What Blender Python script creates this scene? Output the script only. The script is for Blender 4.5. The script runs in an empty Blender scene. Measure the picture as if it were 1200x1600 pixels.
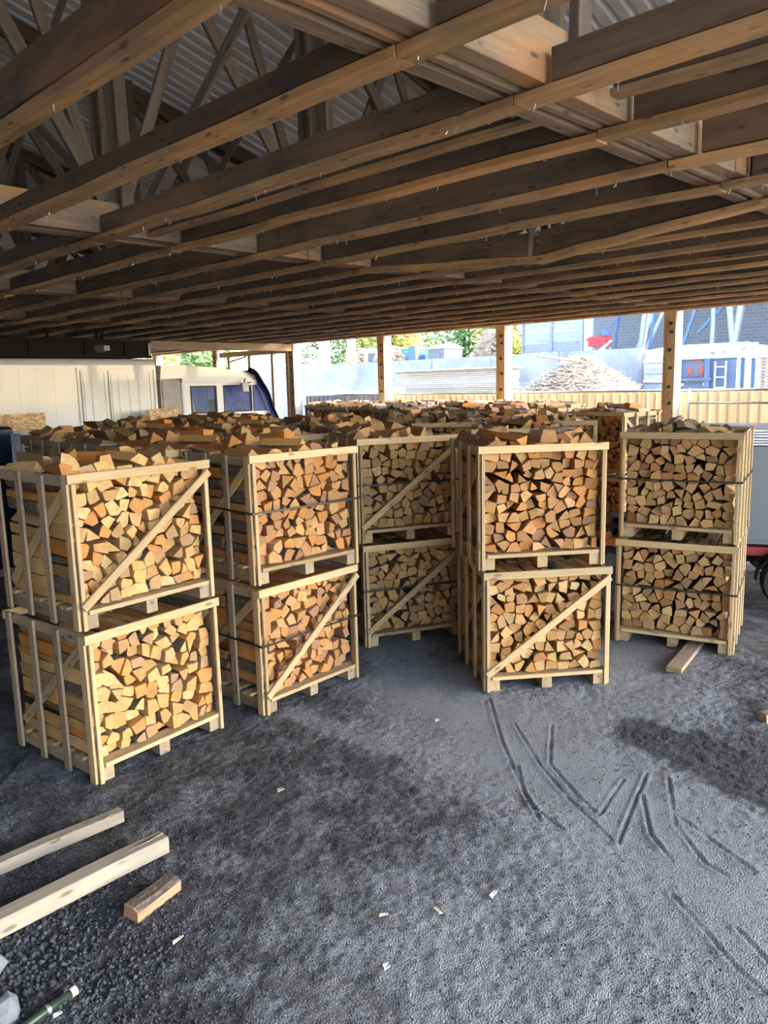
import bpy, math, random
import numpy as np
from mathutils import Matrix, Vector, Euler
rnd = random.Random(7)
NR = np.random.RandomState(7)
SC = bpy.context.scene
COL = SC.collection
PI = math.pi

# ------------------------------------------------------------------ camera
R = ((0.99968481, -0.0251053, 0.0), (-0.00410211, -0.16334461, 0.98656055), (-0.0247679, -0.98624959, -0.16339611))
CAMZ = 2.5
cd = bpy.data.cameras.new('camera')
cam = bpy.data.objects.new('camera', cd)
COL.objects.link(cam)
cam.matrix_world = Matrix(((R[0][0], -R[0][1], -R[0][2], 0), (R[1][0], -R[1][1], -R[1][2], 0), (R[2][0], -R[2][1], -R[2][2], CAMZ), (0, 0, 0, 1)))
cd.sensor_width = 36.0
cd.lens = 1202.0 / 1600.0 * 36.0
cd.clip_end = 500
cd.clip_start = 0.05
SC.camera = cam

# ------------------------------------------------------------------ world, sun, exposure
SUN_AZ, SUN_EL = math.radians(92), math.radians(35)      # azimuth clockwise from +Y
w = bpy.data.worlds.new('world')
SC.world = w
w.use_nodes = True
nt = w.node_tree
nt.nodes.clear()
sky = nt.nodes.new('ShaderNodeTexSky')
sky.sky_type = 'NISHITA'
sky.sun_disc = False
sky.sun_elevation = SUN_EL
sky.sun_rotation = SUN_AZ
sky.air_density = 1.0
sky.dust_density = 2.0
sky.ozone_density = 1.0
bg = nt.nodes.new('ShaderNodeBackground')
bg.inputs[1].default_value = 0.42
wo = nt.nodes.new('ShaderNodeOutputWorld')
nt.links.new(sky.outputs[0], bg.inputs[0])
nt.links.new(bg.outputs[0], wo.inputs[0])
sl = bpy.data.lights.new('sun', 'SUN')
sl.energy = 3.6
sl.color = (1.0, 0.93, 0.82)
sl.angle = 0.01
so = bpy.data.objects.new('sun', sl)
COL.objects.link(so)
sd = Vector((math.sin(SUN_AZ) * math.cos(SUN_EL), math.cos(SUN_AZ) * math.cos(SUN_EL), math.sin(SUN_EL)))
so.rotation_euler = sd.to_track_quat('Z', 'Y').to_euler()
so.location = sd * 60
vs = SC.view_settings
vs.view_transform = 'Standard'
vs.look = 'None'
vs.gamma = 1
vs.use_curve_mapping = False
vs.exposure = 2.5
SC.cycles.max_bounces = 8
SC.cycles.diffuse_bounces = 6

# ------------------------------------------------------------------ materials
class NT:
    def __init__(s, name):
        s.m = bpy.data.materials.new(name)
        s.m.use_nodes = True
        s.t = s.m.node_tree
        s.t.nodes.clear()
        s.out = s.n('ShaderNodeOutputMaterial')
        s.b = s.n('ShaderNodeBsdfPrincipled')
        s.l(s.b.outputs[0], s.out.inputs[0])
    def n(s, t, **k):
        x = s.t.nodes.new(t)
        for a, v in k.items():
            setattr(x, a, v)
        return x
    def l(s, a, b):
        s.t.links.new(a, b)
    def coords(s, scale, kind='Object', shift=True):
        tc = s.n('ShaderNodeTexCoord')
        mp = s.n('ShaderNodeMapping')
        mp.inputs['Scale'].default_value = scale
        s.l(tc.outputs[kind], mp.inputs[0])
        if shift:
            oi = s.n('ShaderNodeObjectInfo')
            ml = s.n('ShaderNodeMath', operation='MULTIPLY')
            ml.inputs[1].default_value = 37.0
            s.l(oi.outputs['Random'], ml.inputs[0])
            s.l(ml.outputs[0], mp.inputs['Location'])
        return mp.outputs[0]
    def noise(s, vec, scale=1.0, detail=4, rough=0.6, dist=0.0):
        x = s.n('ShaderNodeTexNoise')
        x.inputs['Scale'].default_value = scale
        x.inputs['Detail'].default_value = detail
        x.inputs['Roughness'].default_value = rough
        x.inputs['Distortion'].default_value = dist
        if vec is not None:
            s.l(vec, x.inputs['Vector'])
        return x.outputs['Fac']
    def ramp(s, fac, stops):
        x = s.n('ShaderNodeValToRGB')
        e = x.color_ramp.elements
        while len(e) < len(stops):
            e.new(0.5)
        for i, (p, c) in enumerate(stops):
            e[i].position = p
            e[i].color = (c[0], c[1], c[2], 1) if isinstance(c, tuple) else (c, c, c, 1)
        s.l(fac, x.inputs[0])
        return x.outputs[0]
    def mix(s, fac, a, b, mode='MIX'):
        x = s.n('ShaderNodeMix', data_type='RGBA', blend_type=mode)
        for sock, v in ((x.inputs[0], fac), (x.inputs[6], a), (x.inputs[7], b)):
            if isinstance(v, (int, float)):
                sock.default_value = v
            elif isinstance(v, tuple):
                sock.default_value = (v[0], v[1], v[2], 1)
            else:
                s.l(v, sock)
        return x.outputs[2]
    def bump(s, h, strength=0.4, dist=0.01, normal=None):
        x = s.n('ShaderNodeBump')
        x.inputs['Strength'].default_value = strength
        x.inputs['Distance'].default_value = dist
        s.l(h, x.inputs['Height'])
        if normal is not None:
            s.l(normal, x.inputs['Normal'])
        s.l(x.outputs[0], s.b.inputs['Normal'])
        return x.outputs[0]
    def base(s, c, rough=0.8, metal=0.0):
        if isinstance(c, tuple):
            s.b.inputs['Base Color'].default_value = (c[0], c[1], c[2], 1)
        else:
            s.l(c, s.b.inputs['Base Color'])
        s.b.inputs['Roughness'].default_value = rough
        s.b.inputs['Metallic'].default_value = metal
        return s

def plain(name, c, rough=0.7, metal=0.0, var=0.15, scale=6.0, bump=0.0, coat=0.0):
    s = NT(name)
    v = s.coords((scale, scale, scale))
    f = s.noise(v, 1.0, 5)
    k = s.ramp(f, [(0.3, tuple(x * (1 - var) for x in c)), (0.7, tuple(min(1, x * (1 + var)) for x in c))])
    s.base(k, rough, metal)
    if bump:
        s.bump(f, bump, 0.01)
    if coat:
        s.b.inputs['Coat Weight'].default_value = coat
    return s.m

def plankmat(name, dark, light, grey, grey_amt=0.3, rough=0.75, orange=None):
    """sawn wood whose grain runs along the object's own X axis"""
    s = NT(name)
    v = s.coords((1.3, 26, 26))
    g = s.noise(v, 1.0, 6, 0.65, 0.6)
    c = s.ramp(g, [(0.28, dark), (0.72, light)])
    v2 = s.coords((2.2, 5, 5))
    st = s.noise(v2, 1.0, 4, 0.6)
    c = s.mix(s.ramp(st, [(0.42, 0.0), (0.68, grey_amt)]), c, grey)
    if orange:
        v4 = s.coords((0.9, 2.5, 2.5))
        c = s.mix(s.ramp(s.noise(v4, 1.0, 3), [(0.5, 0.0), (0.66, 0.7)]), c, orange)
    # knots
    v3 = s.coords((4.5, 13, 13))
    vo = s.n('ShaderNodeTexVoronoi')
    vo.inputs['Scale'].default_value = 1.0
    s.l(v3, vo.inputs['Vector'])
    kf = s.ramp(vo.outputs['Distance'], [(0.10, 0.75), (0.2, 0.0)])
    c = s.mix(kf, c, tuple(x * 0.35 for x in dark))
    oi = s.n('ShaderNodeObjectInfo')
    mr = s.n('ShaderNodeMapRange')
    mr.inputs[3].default_value = 0.72
    mr.inputs[4].default_value = 1.15
    s.l(oi.outputs['Random'], mr.inputs[0])
    c = s.mix(1.0, c, mr.outputs[0], 'MULTIPLY')
    s.base(c, rough)
    s.bump(g, 0.35, 0.004)
    return s.m

M = {}
M['sawn'] = plankmat('sawn_wood', (.33, .21, .095), (.53, .375, .185), (.28, .225, .155), .65)
M['sawn_new'] = plankmat('fresh_sawn_wood', (.43, .295, .13), (.61, .45, .24), (.38, .30, .20), .4)
M['sawn_old'] = plankmat('weathered_sawn_wood', (.20, .135, .075), (.40, .29, .17), (.22, .19, .15), .8)
M['beam'] = plankmat('old_beam_wood', (.060, .034, .017), (.15, .088, .042), (.04, .032, .024), .8, .8, (.22, .11, .04))
M['batten'] = plankmat('batten_wood', (.25, .135, .055), (.56, .33, .14), (.15, .105, .068), .65, .8, (.58, .29, .095))
M['chord'] = plankmat('truss_chord_wood', (.13, .085, .045), (.31, .21, .12), (.15, .118, .085), .7, .8, (.38, .17, .06))
M['web'] = plankmat('truss_web_wood', (.065, .045, .03), (.165, .12, .08), (.085, .07, .055), .6)
M['floorbeam'] = plankmat('floor_timber_wood', (.26, .22, .165), (.48, .41, .30), (.20, .19, .17), .85)
M['post'] = plankmat('post_wood', (.50, .345, .18), (.70, .51, .28), (.42, .31, .19), .4)
M['whitewash_sunlit'] = plain('whitewash_and_sunlit_white', (.62, .57, .49), .7, 0, .35, 5)  # posts' sun-facing sides: sunlight put into the colour; left-end post whitewashed
M['bolt'] = plain('bolt_steel', (.05, .04, .035), .5, .6)
M['zinc'] = plain('zinc_roof_sheet', (.78, .78, .78), .6, .0, .15, 1.6)
M['black'] = plain('black_plastic', (.006, .006, .007), .6)
M['black'].node_tree.nodes['Principled BSDF'].inputs['Specular IOR Level'].default_value = .15
M['tyre'] = plain('tyre_rubber', (.016, .016, .017), .8, 0, .2, 20, .3)
M['steel'] = plain('galvanised_steel', (.55, .57, .6), .35, .85)
M['greysteel'] = plain('grey_painted_steel', (.33, .35, .37), .5, .2)
M['truck_white'] = plain('white_truck_paint', (.70, .715, .73), .38, 0, .07, 1.2, 0, .3)
M['truck_grey'] = plain('grey_truck_vent', (.36, .35, .33), .6)
M['rubber'] = plain('window_rubber', (.02, .02, .02), .6)
M['tarp_blue'] = plain('blue_tarpaulin', (.07, .15, .58), .45, 0, .35, 3, .6)
def _tarp():
    s = NT('blue_tarpaulin')
    f = s.noise(s.coords((3, 3, 3)), 1.0, 5)
    c = s.ramp(f, [(.3, (.06, .13, .55)), (.7, (.12, .22, .75))])
    s.base(c, .45)
    s.bump(f, .6, .01)
    tr = s.n('ShaderNodeBsdfTranslucent')
    s.l(c, tr.inputs[0])
    mx = s.n('ShaderNodeMixShader')
    mx.inputs[0].default_value = .5
    s.l(s.b.outputs[0], mx.inputs[1]); s.l(tr.outputs[0], mx.inputs[2]); s.l(mx.outputs[0], s.out.inputs[0])
    return s.m
M['tarp_blue'] = _tarp()
M['navy'] = plain('navy_plastic_sheet', (.006, .010, .028), .3, 0, .5, 3, .5)
M['red'] = plain('red_paint', (.38, .03, .03), .5)
M['orange'] = plain('orange_paint', (.72, .30, .09), .5)
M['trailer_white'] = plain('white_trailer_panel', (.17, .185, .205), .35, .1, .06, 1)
M['cyan'] = plain('cyan_board', (.02, .50, .70), .4)
M['concrete'] = plain('concrete_wall', (.27, .27, .285), .85, 0, .25, .9, .2)
M['lumber'] = plain('stacked_board_wood', (.44, .38, .29), .8, 0, .15, 3)
M['whiteboard'] = plain('pale_cover_board', (.60, .59, .57), .6)
M['stick'] = plain('dead_branch_wood', (.42, .34, .25), .85, 0, .3, 9)
M['mound'] = plain('bark_debris', (.26, .20, .15), .95, 0, .6, 5, .9)
M['bluebox'] = plain('blue_grey_container_paint', (.10, .16, .26), .5, 0, .12, 2)
M['rust'] = plain('rust_paint', (.36, .10, .06), .8)
M['alu'] = plain('aluminium_side', (.40, .42, .46), .5, .2)
M['greyclad'] = plankmat('grey_cladding', (.17, .17, .18), (.31, .30, .30), (.24, .24, .26), .6)
M['yard'] = plain('yard_ground', (.40, .38, .35), .95, 0, .25, .3)
M['teal'] = plain('teal_container_paint', (.05, .30, .29), .5)
M['bluemach'] = plain('blue_machine_paint', (.04, .10, .34), .5)
M['yellow'] = plain('yellow_machine_paint', (.75, .42, .06), .5)
M['brownheap'] = plain('brown_log_heap', (.34, .24, .16), .9, 0, .5, 2)
M['slate'] = plain('slate_roof', (.10, .11, .13), .7)
M['trunk'] = plain('tree_bark', (.12, .09, .06), .9, 0, .3, 8)
M['leaf'] = plain('leaf_green', (.13, .21, .05), .6, 0, .45, .7)
M['leaf_yellow'] = plain('leaf_yellow_green', (.36, .34, .06), .6, 0, .35, .7)
M['stone_grey'] = plain('grey_stone', (.13, .14, .155), .8, 0, .2, 14, .3)
M['pipe_green'] = plain('dark_green_pipe', (.03, .05, .035), .4, .3)
M['gravel'] = plain('dark_gravel_stone', (.050, .053, .060), .85, 0, .8, 45)
M['chip'] = plain('wood_chip', (.50, .42, .31), .8)
M['strap'] = plain('black_strapping_band', (.012, .012, .014), .4)
M['leafbit'] = plain('pale_green_scrap', (.30, .36, .22), .7)
M['bluebit'] = plain('pale_blue_scrap', (.50, .62, .70), .6)

def _osb():
    s = NT('chipboard')
    v = s.coords((16, 16, 34))
    vo = s.n('ShaderNodeTexVoronoi')
    vo.inputs['Scale'].default_value = 1.0
    vo.inputs['Randomness'].default_value = 1
    s.l(v, vo.inputs['Vector'])
    sep = s.n('ShaderNodeSeparateColor')
    s.l(vo.outputs['Color'], sep.inputs[0])
    s.base(s.ramp(sep.outputs[0], [(0.0, (.34, .20, .09)), (0.6, (.60, .40, .21)), (1.0, (.74, .56, .34))]), .7)
    return s.m
M['osb'] = _osb()

def _glass():
    s = NT('cab_window_glass')
    s.base((.75, .85, .9), .03)
    s.b.inputs['Transmission Weight'].default_value = .9
    s.b.inputs['IOR'].default_value = 1.1
    return s.m
M['glass'] = _glass()

def _fence(name, a, b):
    s = NT(name)
    v = s.coords((7, 7, .7))
    f = s.noise(v, 1.0, 4)
    c = s.ramp(f, [(0.3, a), (0.7, b)])
    s.base(c, .6)
    tr = s.n('ShaderNodeBsdfTranslucent')
    s.l(c, tr.inputs[0])
    mx = s.n('ShaderNodeMixShader')
    mx.inputs[0].default_value = .42
    s.l(s.b.outputs[0], mx.inputs[1])
    s.l(tr.outputs[0], mx.inputs[2])
    s.l(mx.outputs[0], s.out.inputs[0])
    return s.m
M['fence_tan'] = _fence('tan_translucent_sheet', (.62, .54, .41), (.74, .67, .54))
M['fence_grey'] = _fence('grey_translucent_sheet', (.30, .32, .36), (.40, .42, .46))

def _block():
    s = NT('grey_block_masonry')
    tc = s.coords((1, 1, 1), shift=False)
    br = s.n('ShaderNodeTexBrick')
    br.inputs['Color1'].default_value = (.20, .20, .22, 1)
    br.inputs['Color2'].default_value = (.165, .165, .185, 1)
    br.inputs['Mortar'].default_value = (.24, .24, .255, 1)
    br.inputs['Scale'].default_value = 1.0
    br.inputs['Brick Width'].default_value = .30
    br.inputs['Row Height'].default_value = .15
    br.inputs['Mortar Size'].default_value = .02
    mp = s.n('ShaderNodeMapping')
    mp.inputs['Rotation'].default_value = (PI / 2, 0, 0)
    cb = s.n('ShaderNodeSeparateXYZ')
    s.l(tc, cb.inputs[0])
    cx = s.n('ShaderNodeCombineXYZ')
    s.l(cb.outputs[1], cx.inputs[0])
    s.l(cb.outputs[2], cx.inputs[1])
    s.l(cx.outputs[0], br.inputs['Vector'])
    s.base(br.outputs['Color'], .9)
    return s.m
M['block'] = _block()

def _log_end():
    s = NT('split_log_end_grain')
    at = s.n('ShaderNodeAttribute', attribute_name='tint')
    uv = s.n('ShaderNodeUVMap', uv_map='UVMap')
    ln = s.n('ShaderNodeVectorMath', operation='LENGTH')
    s.l(uv.outputs[0], ln.inputs[0])
    n1 = s.noise(uv.outputs[0], 22, 4, .6)
    n2 = s.noise(uv.outputs[0], 160, 3, .7)
    wv = s.n('ShaderNodeMath', operation='MULTIPLY')
    wv.inputs[1].default_value = 420
    s.l(ln.outputs['Value'], wv.inputs[0])
    ad = s.n('ShaderNodeMath', operation='MULTIPLY_ADD')
    ad.inputs[1].default_value = 9
    s.l(n1, ad.inputs[0])
    s.l(wv.outputs[0], ad.inputs[2])
    sn = s.n('ShaderNodeMath', operation='SINE')
    s.l(ad.outputs[0], sn.inputs[0])
    c = s.mix(s.ramp(n1, [(.35, 0.0), (.7, .55)]), at.outputs['Color'], (.30, .145, .05))
    c = s.mix(s.ramp(n2, [(.4, .28), (.62, 0.0)]), c, (.22, .13, .06))
    c = s.mix(s.ramp(sn.outputs[0], [(.55, 0.0), (1.0, .16)]), c, (.30, .17, .07))
    mp = s.n('ShaderNodeMapping')
    mp.inputs['Scale'].default_value = (26, 330, 1)
    mp.inputs['Rotation'].default_value = (0, 0, .7)
    s.l(uv.outputs[0], mp.inputs[0])
    n3 = s.noise(mp.outputs[0], 1.0, 4, .6, .3)
    c = s.mix(s.ramp(n3, [(.36, .55), (.50, 0.0)]), c, (.20, .11, .05))
    s.base(c, .85)
    s.bump(n3, .6, .004)
    return s.m
def _log_side():
    s = NT('split_log_long_grain')
    at = s.n('ShaderNodeAttribute', attribute_name='tint')
    uv = s.n('ShaderNodeUVMap', uv_map='UVMap')
    mp = s.n('ShaderNodeMapping')
    mp.inputs['Scale'].default_value = (6, 70, 1)
    s.l(uv.outputs[0], mp.inputs[0])
    g = s.noise(mp.outputs[0], 1.0, 5, .65, .5)
    dk = s.mix(1.0, at.outputs['Color'], (.62, .52, .44), 'MULTIPLY')
    c = s.mix(s.ramp(g, [(.3, 0.0), (.7, 1.0)]), dk, at.outputs['Color'])
    s.base(c, .55)
    s.b.inputs['Specular IOR Level'].default_value = .7
    s.bump(g, .6, .006)
    return s.m
def _bark():
    s = NT('log_bark')
    uv = s.n('ShaderNodeUVMap', uv_map='UVMap')
    mp = s.n('ShaderNodeMapping')
    mp.inputs['Scale'].default_value = (18, 46, 1)
    s.l(uv.outputs[0], mp.inputs[0])
    g = s.noise(mp.outputs[0], 1.0, 5, .7, .4)
    s.base(s.ramp(g, [(.3, (.045, .036, .028)), (.55, (.13, .10, .075)), (.75, (.26, .23, .19))]), .9)
    s.bump(g, .8, .01)
    return s.m
LOGM = [_log_end(), _log_side(), _bark()]

def _floor():
    s = NT('dusty_black_cinder_floor')
    at = s.n('ShaderNodeAttribute', attribute_name='dust')
    v = s.coords((1, 1, 1), shift=False)
    n1 = s.noise(v, 3.0, 8, .7)
    n2 = s.noise(v, 110, 5, .8)
    n3 = s.noise(v, 230, 2, .7)
    vo = s.n('ShaderNodeTexVoronoi')
    vo.inputs['Scale'].default_value = 130
    s.l(v, vo.inputs['Vector'])
    sep = s.n('ShaderNodeSeparateColor')
    s.l(vo.outputs['Color'], sep.inputs[0])
    dk = s.ramp(n2, [(.3, (.010, .0108, .0125)), (.72, (.050, .053, .060))])
    dk = s.mix(s.ramp(sep.outputs[0], [(.72, 0.0), (1.0, .75)]), dk, (.13, .135, .145))
    ds = s.ramp(n2, [(.25, (.125, .131, .143)), (.7, (.255, .264, .282))])
    f = s.n('ShaderNodeMath', operation='MULTIPLY_ADD')
    f.inputs[1].default_value = .55
    s.l(n2, f.inputs[0])
    f2 = s.n('ShaderNodeMath', operation='ADD')
    s.l(at.outputs['Fac'], f.inputs[2])
    s.l(n1, f2.inputs[0])
    s.l(f.outputs[0], f2.inputs[1])
    fac = s.ramp(f2.outputs[0], [(.74, 0.0), (1.5, 1.0)])
    s.base(s.mix(fac, dk, ds), .9)
    h = s.n('ShaderNodeMath', operation='MULTIPLY_ADD')
    h.inputs[1].default_value = -1.6
    s.l(vo.outputs['Distance'], h.inputs[0])
    s.l(n3, h.inputs[2])
    s.bump(h.outputs[0], .7, .012)
    return s.m
M['floor'] = _floor()

# ------------------------------------------------------------------ mesh helpers
def mesh(name, verts, faces, mats, mi=None, smooth=False):
    me = bpy.data.meshes.new(name)
    me.from_pydata([tuple(map(float, v)) for v in verts], [], [tuple(f) for f in faces])
    for m in (mats if isinstance(mats, (list, tuple)) else [mats]):
        me.materials.append(m)
    if mi is not None:
        me.polygons.foreach_set('material_index', np.array(mi, dtype=np.int32))
    if smooth:
        me.polygons.foreach_set('use_smooth', [True] * len(me.polygons))
    me.update()
    return me

class MB:
    def __init__(s):
        s.v = []; s.f = []; s.mi = []
    def add(s, v, f, m=0):
        o = len(s.v)
        s.v += [tuple(p) for p in v]
        s.f += [tuple(i + o for i in q) for q in f]
        s.mi += [m] * len(f)
        return s
    def box(s, x0, y0, z0, x1, y1, z1, m=0):
        return s.add([(x0, y0, z0), (x1, y0, z0), (x1, y1, z0), (x0, y1, z0), (x0, y0, z1), (x1, y0, z1), (x1, y1, z1), (x0, y1, z1)],
                     [(0, 3, 2, 1), (4, 5, 6, 7), (0, 1, 5, 4), (1, 2, 6, 5), (2, 3, 7, 6), (3, 0, 4, 7)], m)
    def tube(s, p, q, r, n=8, m=0, r2=None):
        p = Vector(p); q = Vector(q)
        d = (q - p).normalized()
        a = d.orthogonal().normalized(); b = d.cross(a)
        r2 = r if r2 is None else r2
        v = []
        for c, rr in ((p, r), (q, r2)):
            for k in range(n):
                t = 2 * PI * k / n
                v.append(c + a * rr * math.cos(t) + b * rr * math.sin(t))
        f = [(k, (k + 1) % n, n + (k + 1) % n, n + k) for k in range(n)] + [tuple(range(n))[::-1], tuple(range(n, 2 * n))]
        return s.add(v, f, m)
    def path(s, pts, r, n=6, m=0):
        for a, b in zip(pts[:-1], pts[1:]):
            s.tube(a, b, r, n, m)
        return s
    def prism(s, poly, y0, y1, m=0):
        """poly in xz extruded along y"""
        n = len(poly)
        v = [(x, y0, z) for x, z in poly] + [(x, y1, z) for x, z in poly]
        f = [tuple(range(n)), tuple(range(n, 2 * n))[::-1]] + [(i, i + n, (i + 1) % n + n, (i + 1) % n) for i in range(n)]
        return s.add(v, f, m)
    def wheel(s, c, axis, r, wd, n=20, m=0, hub=1):
        """tyre with a recessed hub disc"""
        c = Vector(c); ax = Vector(axis).normalized()
        a = ax.orthogonal().normalized(); b = ax.cross(a)
        prof = [(-.5, .55), (-.5, .9), (-.32, 1.0), (.32, 1.0), (.5, .9), (.5, .55)]
        v = []
        for (t, k) in prof:
            for i in range(n):
                an = 2 * PI * i / n
                v.append(c + ax * (t * wd) + (a * math.cos(an) + b * math.sin(an)) * (r * k))
        f = []
        for j in range(len(prof) - 1):
            for i in range(n):
                f.append((j * n + i, j * n + (i + 1) % n, (j + 1) * n + (i + 1) % n, (j + 1) * n + i))
        s.add(v, f, m)
        s.tube(c - ax * wd * .38, c + ax * wd * .38, r * .56, n, hub)
        s.tube(c - ax * wd * .46, c + ax * wd * .46, r * .16, 8, hub)
        return s
    def mesh(s, name, mats, smooth=False):
        return mesh(name, s.v, s.f, mats, s.mi, smooth)

def link(name, me, parent=None, mw=None, **props):
    o = bpy.data.objects.new(name, me)
    COL.objects.link(o)
    if parent is not None:
        o.parent = parent
    if mw is not None:
        o.matrix_local = mw
    for k, v in props.items():
        o[k] = v
    return o

def thing(name, label, cat, mw=None, group=None, me=None, kind=None):
    o = link(name, me, None, mw)
    if label: o['label'] = label
    if cat: o['category'] = cat
    if group: o['group'] = group
    if kind: o['kind'] = kind
    return o

def TR(x, y, z, rz=0.0):
    return Matrix.Translation((x, y, z)) @ Matrix.Rotation(rz, 4, 'Z')

_pc = {}
def plank(L, W, T, mat, ch=None, wav=0.0, seg=1, seed=0):
    """chamfered board, long axis X, width Y, thickness Z, centred"""
    key = (round(L, 3), round(W, 3), round(T, 3), mat, wav, seg, seed)
    if key in _pc:
        return _pc[key]
    ch = ch or min(.004, .12 * min(W, T))
    r = random.Random(hash((key[0], key[1], key[2], seed)) & 0xffff)
    prof = [(-W / 2 + ch, -T / 2), (W / 2 - ch, -T / 2), (W / 2, -T / 2 + ch), (W / 2, T / 2 - ch), (W / 2 - ch, T / 2), (-W / 2 + ch, T / 2), (-W / 2, T / 2 - ch), (-W / 2, -T / 2 + ch)]
    v = []; f = []
    for i in range(seg + 1):
        x = -L / 2 + L * i / seg
        dy = r.gauss(0, wav); dz = r.gauss(0, wav)
        for (y, z) in prof:
            v.append((x + (r.uniform(-.3, .3) * wav if i in (0, seg) else 0), y + dy + r.gauss(0, wav * .2), z + dz + r.gauss(0, wav * .2)))
    for i in range(seg):
        for k in range(8):
            f.append((i * 8 + k, (i + 1) * 8 + k, (i + 1) * 8 + (k + 1) % 8, i * 8 + (k + 1) % 8)[::-1])
    f.append(tuple(range(8))[::-1]); f.append(tuple(seg * 8 + k for k in range(8)))
    me = mesh('plank', v, f, M[mat])
    _pc[key] = me
    return me

def axes(d, up):
    d = Vector(d).normalized(); up = Vector(up)
    z = (up - d * up.dot(d)).normalized()
    y = z.cross(d)
    return Matrix(((d.x, y.x, z.x, 0), (d.y, y.y, z.y, 0), (d.z, y.z, z.z, 0), (0, 0, 0, 1)))

def board(name, parent, p, q, W, T, mat, up=(0, 0, 1), wav=0.0, seg=1, seed=0, **props):
    """board from p to q: T is its size along `up`, W across"""
    p = Vector(p); q = Vector(q)
    me = plank((q - p).length, W, T, mat, None, wav, seg, seed)
    return link(name, me, parent, Matrix.Translation((p + q) / 2) @ axes(q - p, up), **props)

# building frame: local X = C (towards the far eave), local Y = J (towards the truck)
BYAW = math.radians(45.4)
BM = Matrix.Rotation(BYAW, 4, 'Z')
def BP(c, j, z=0.0):
    return BM @ Vector((c, j, z))
def BT(c, j, z=0.0, rz=0.0):
    return BM @ TR(c, j, z, rz)

# ------------------------------------------------------------------ ground and floor
g = MB(); g.box(-150, -150, -.3, 150, 150, -.06)
link('ground', g.mesh('ground', M['yard']), None, None, kind='structure')

TRACKS = [[(0.81,5.85),(0.79,5.06),(0.81,4.65),(0.83,4.23),(0.96,3.97)],[(0.84,4.74),(0.82,4.41),(0.85,4.06)],[(0.93,5.37),(0.99,4.73),(1.08,4.29),(1.21,3.84)],
 [(1.20,5.35),(1.06,4.77),(1.13,4.36),(1.20,4.12)],[(1.21,4.12),(1.48,4.54)],[(1.23,3.84),(1.65,4.61)],[(1.53,4.34),(1.43,3.91),(1.46,3.67)],
 [(1.77,4.57),(1.60,3.99),(1.62,3.64),(1.69,3.53)],[(1.65,4.09),(1.72,3.90),(1.84,3.55)],[(1.36,3.40),(1.41,3.13),(1.45,2.91),(1.51,2.76)],[(1.56,3.14),(1.60,2.93)],
 [(-0.01,6.31),(0.36,5.63),(0.69,5.17)],[(-0.74,5.67),(-0.32,5.28),(0.00,5.01)],[(-0.48,6.34),(-0.04,5.90)],[(-0.71,5.05),(-0.35,4.89),(0.03,4.06),(0.21,3.49)]]
def seg_dist(X, Y, pts):
    d = np.full(X.shape, 1e9)
    for (x0, y0), (x1, y1) in zip(pts[:-1], pts[1:]):
        dx, dy = x1 - x0, y1 - y0
        t = np.clip(((X - x0) * dx + (Y - y0) * dy) / (dx * dx + dy * dy), 0, 1)
        d = np.minimum(d, np.hypot(X - x0 - t * dx, Y - y0 - t * dy))
    return d
_gr = NR.rand(64, 64)
def vnoise(X, Y, s):
    x = X * s + 100.3; y = Y * s + 57.7
    xi = np.floor(x).astype(int); yi = np.floor(y).astype(int)
    fx = x - xi; fy = y - yi
    fx = fx * fx * (3 - 2 * fx); fy = fy * fy * (3 - 2 * fy)
    G = lambda a, b: _gr[a % 64, b % 64]
    return (G(xi, yi) * (1 - fx) + G(xi + 1, yi) * fx) * (1 - fy) + (G(xi, yi + 1) * (1 - fx) + G(xi + 1, yi + 1) * fx) * fy
def dustmap(X, Y):
    band = [(0.45, 5.75), (0.86, 5.06), (1.2, 4.44), (1.5, 3.94), (1.65, 3.39), (1.8, 2.7), (1.9, 1.8)]
    d = np.exp(-(seg_dist(X, Y, band) / .50) ** 2) * .95
    d += np.exp(-(seg_dist(X, Y, [(2.4, 6.9), (2.1, 5.9), (1.7, 5.5)]) / .6) ** 2) * .45
    d += np.exp(-(seg_dist(X, Y, [(0.15, 7.3), (0.1, 6.3)]) / .35) ** 2) * .35
    d += np.exp(-(seg_dist(X, Y, [(-0.74, 5.67), (-0.32, 5.28), (0.0, 5.01)]) / .09) ** 2) * .55
    d += np.exp(-(seg_dist(X, Y, [(-.01, 6.31), (0.36, 5.63)]) / .10) ** 2) * .45
    d -= np.exp(-(seg_dist(X, Y, [(2.6, 3.9), (2.1, 4.75), (1.8, 5.2)]) / .22) ** 2) * .7
    d += np.exp(-(seg_dist(X, Y, [(.4, 3.0), (1.1, 2.2)]) / .8) ** 2) * .30
    return d
def floorz(X, Y, fine=True):
    z = (vnoise(X, Y, 1.1) - .5) * .03 + (vnoise(X, Y, 3.7) - .5) * .012
    if fine:
        du = np.clip(dustmap(X, Y), 0, 1)
        z = z + ((vnoise(X, Y, 14) - .5) * .008 + (vnoise(X + 9, Y, 31) - .5) * .010) * (1.15 - du)
        for t in TRACKS:
            d = seg_dist(X, Y, t)
            wob = (.3 if t[0][0] < .5 else 1) * (.3 + 1.3 * vnoise(X, Y, 9))
            z = z + wob * (-.0055 * np.exp(-(d / .0085) ** 2) + .004 * np.exp(-((d - .020) / .010) ** 2))
    return z
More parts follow.
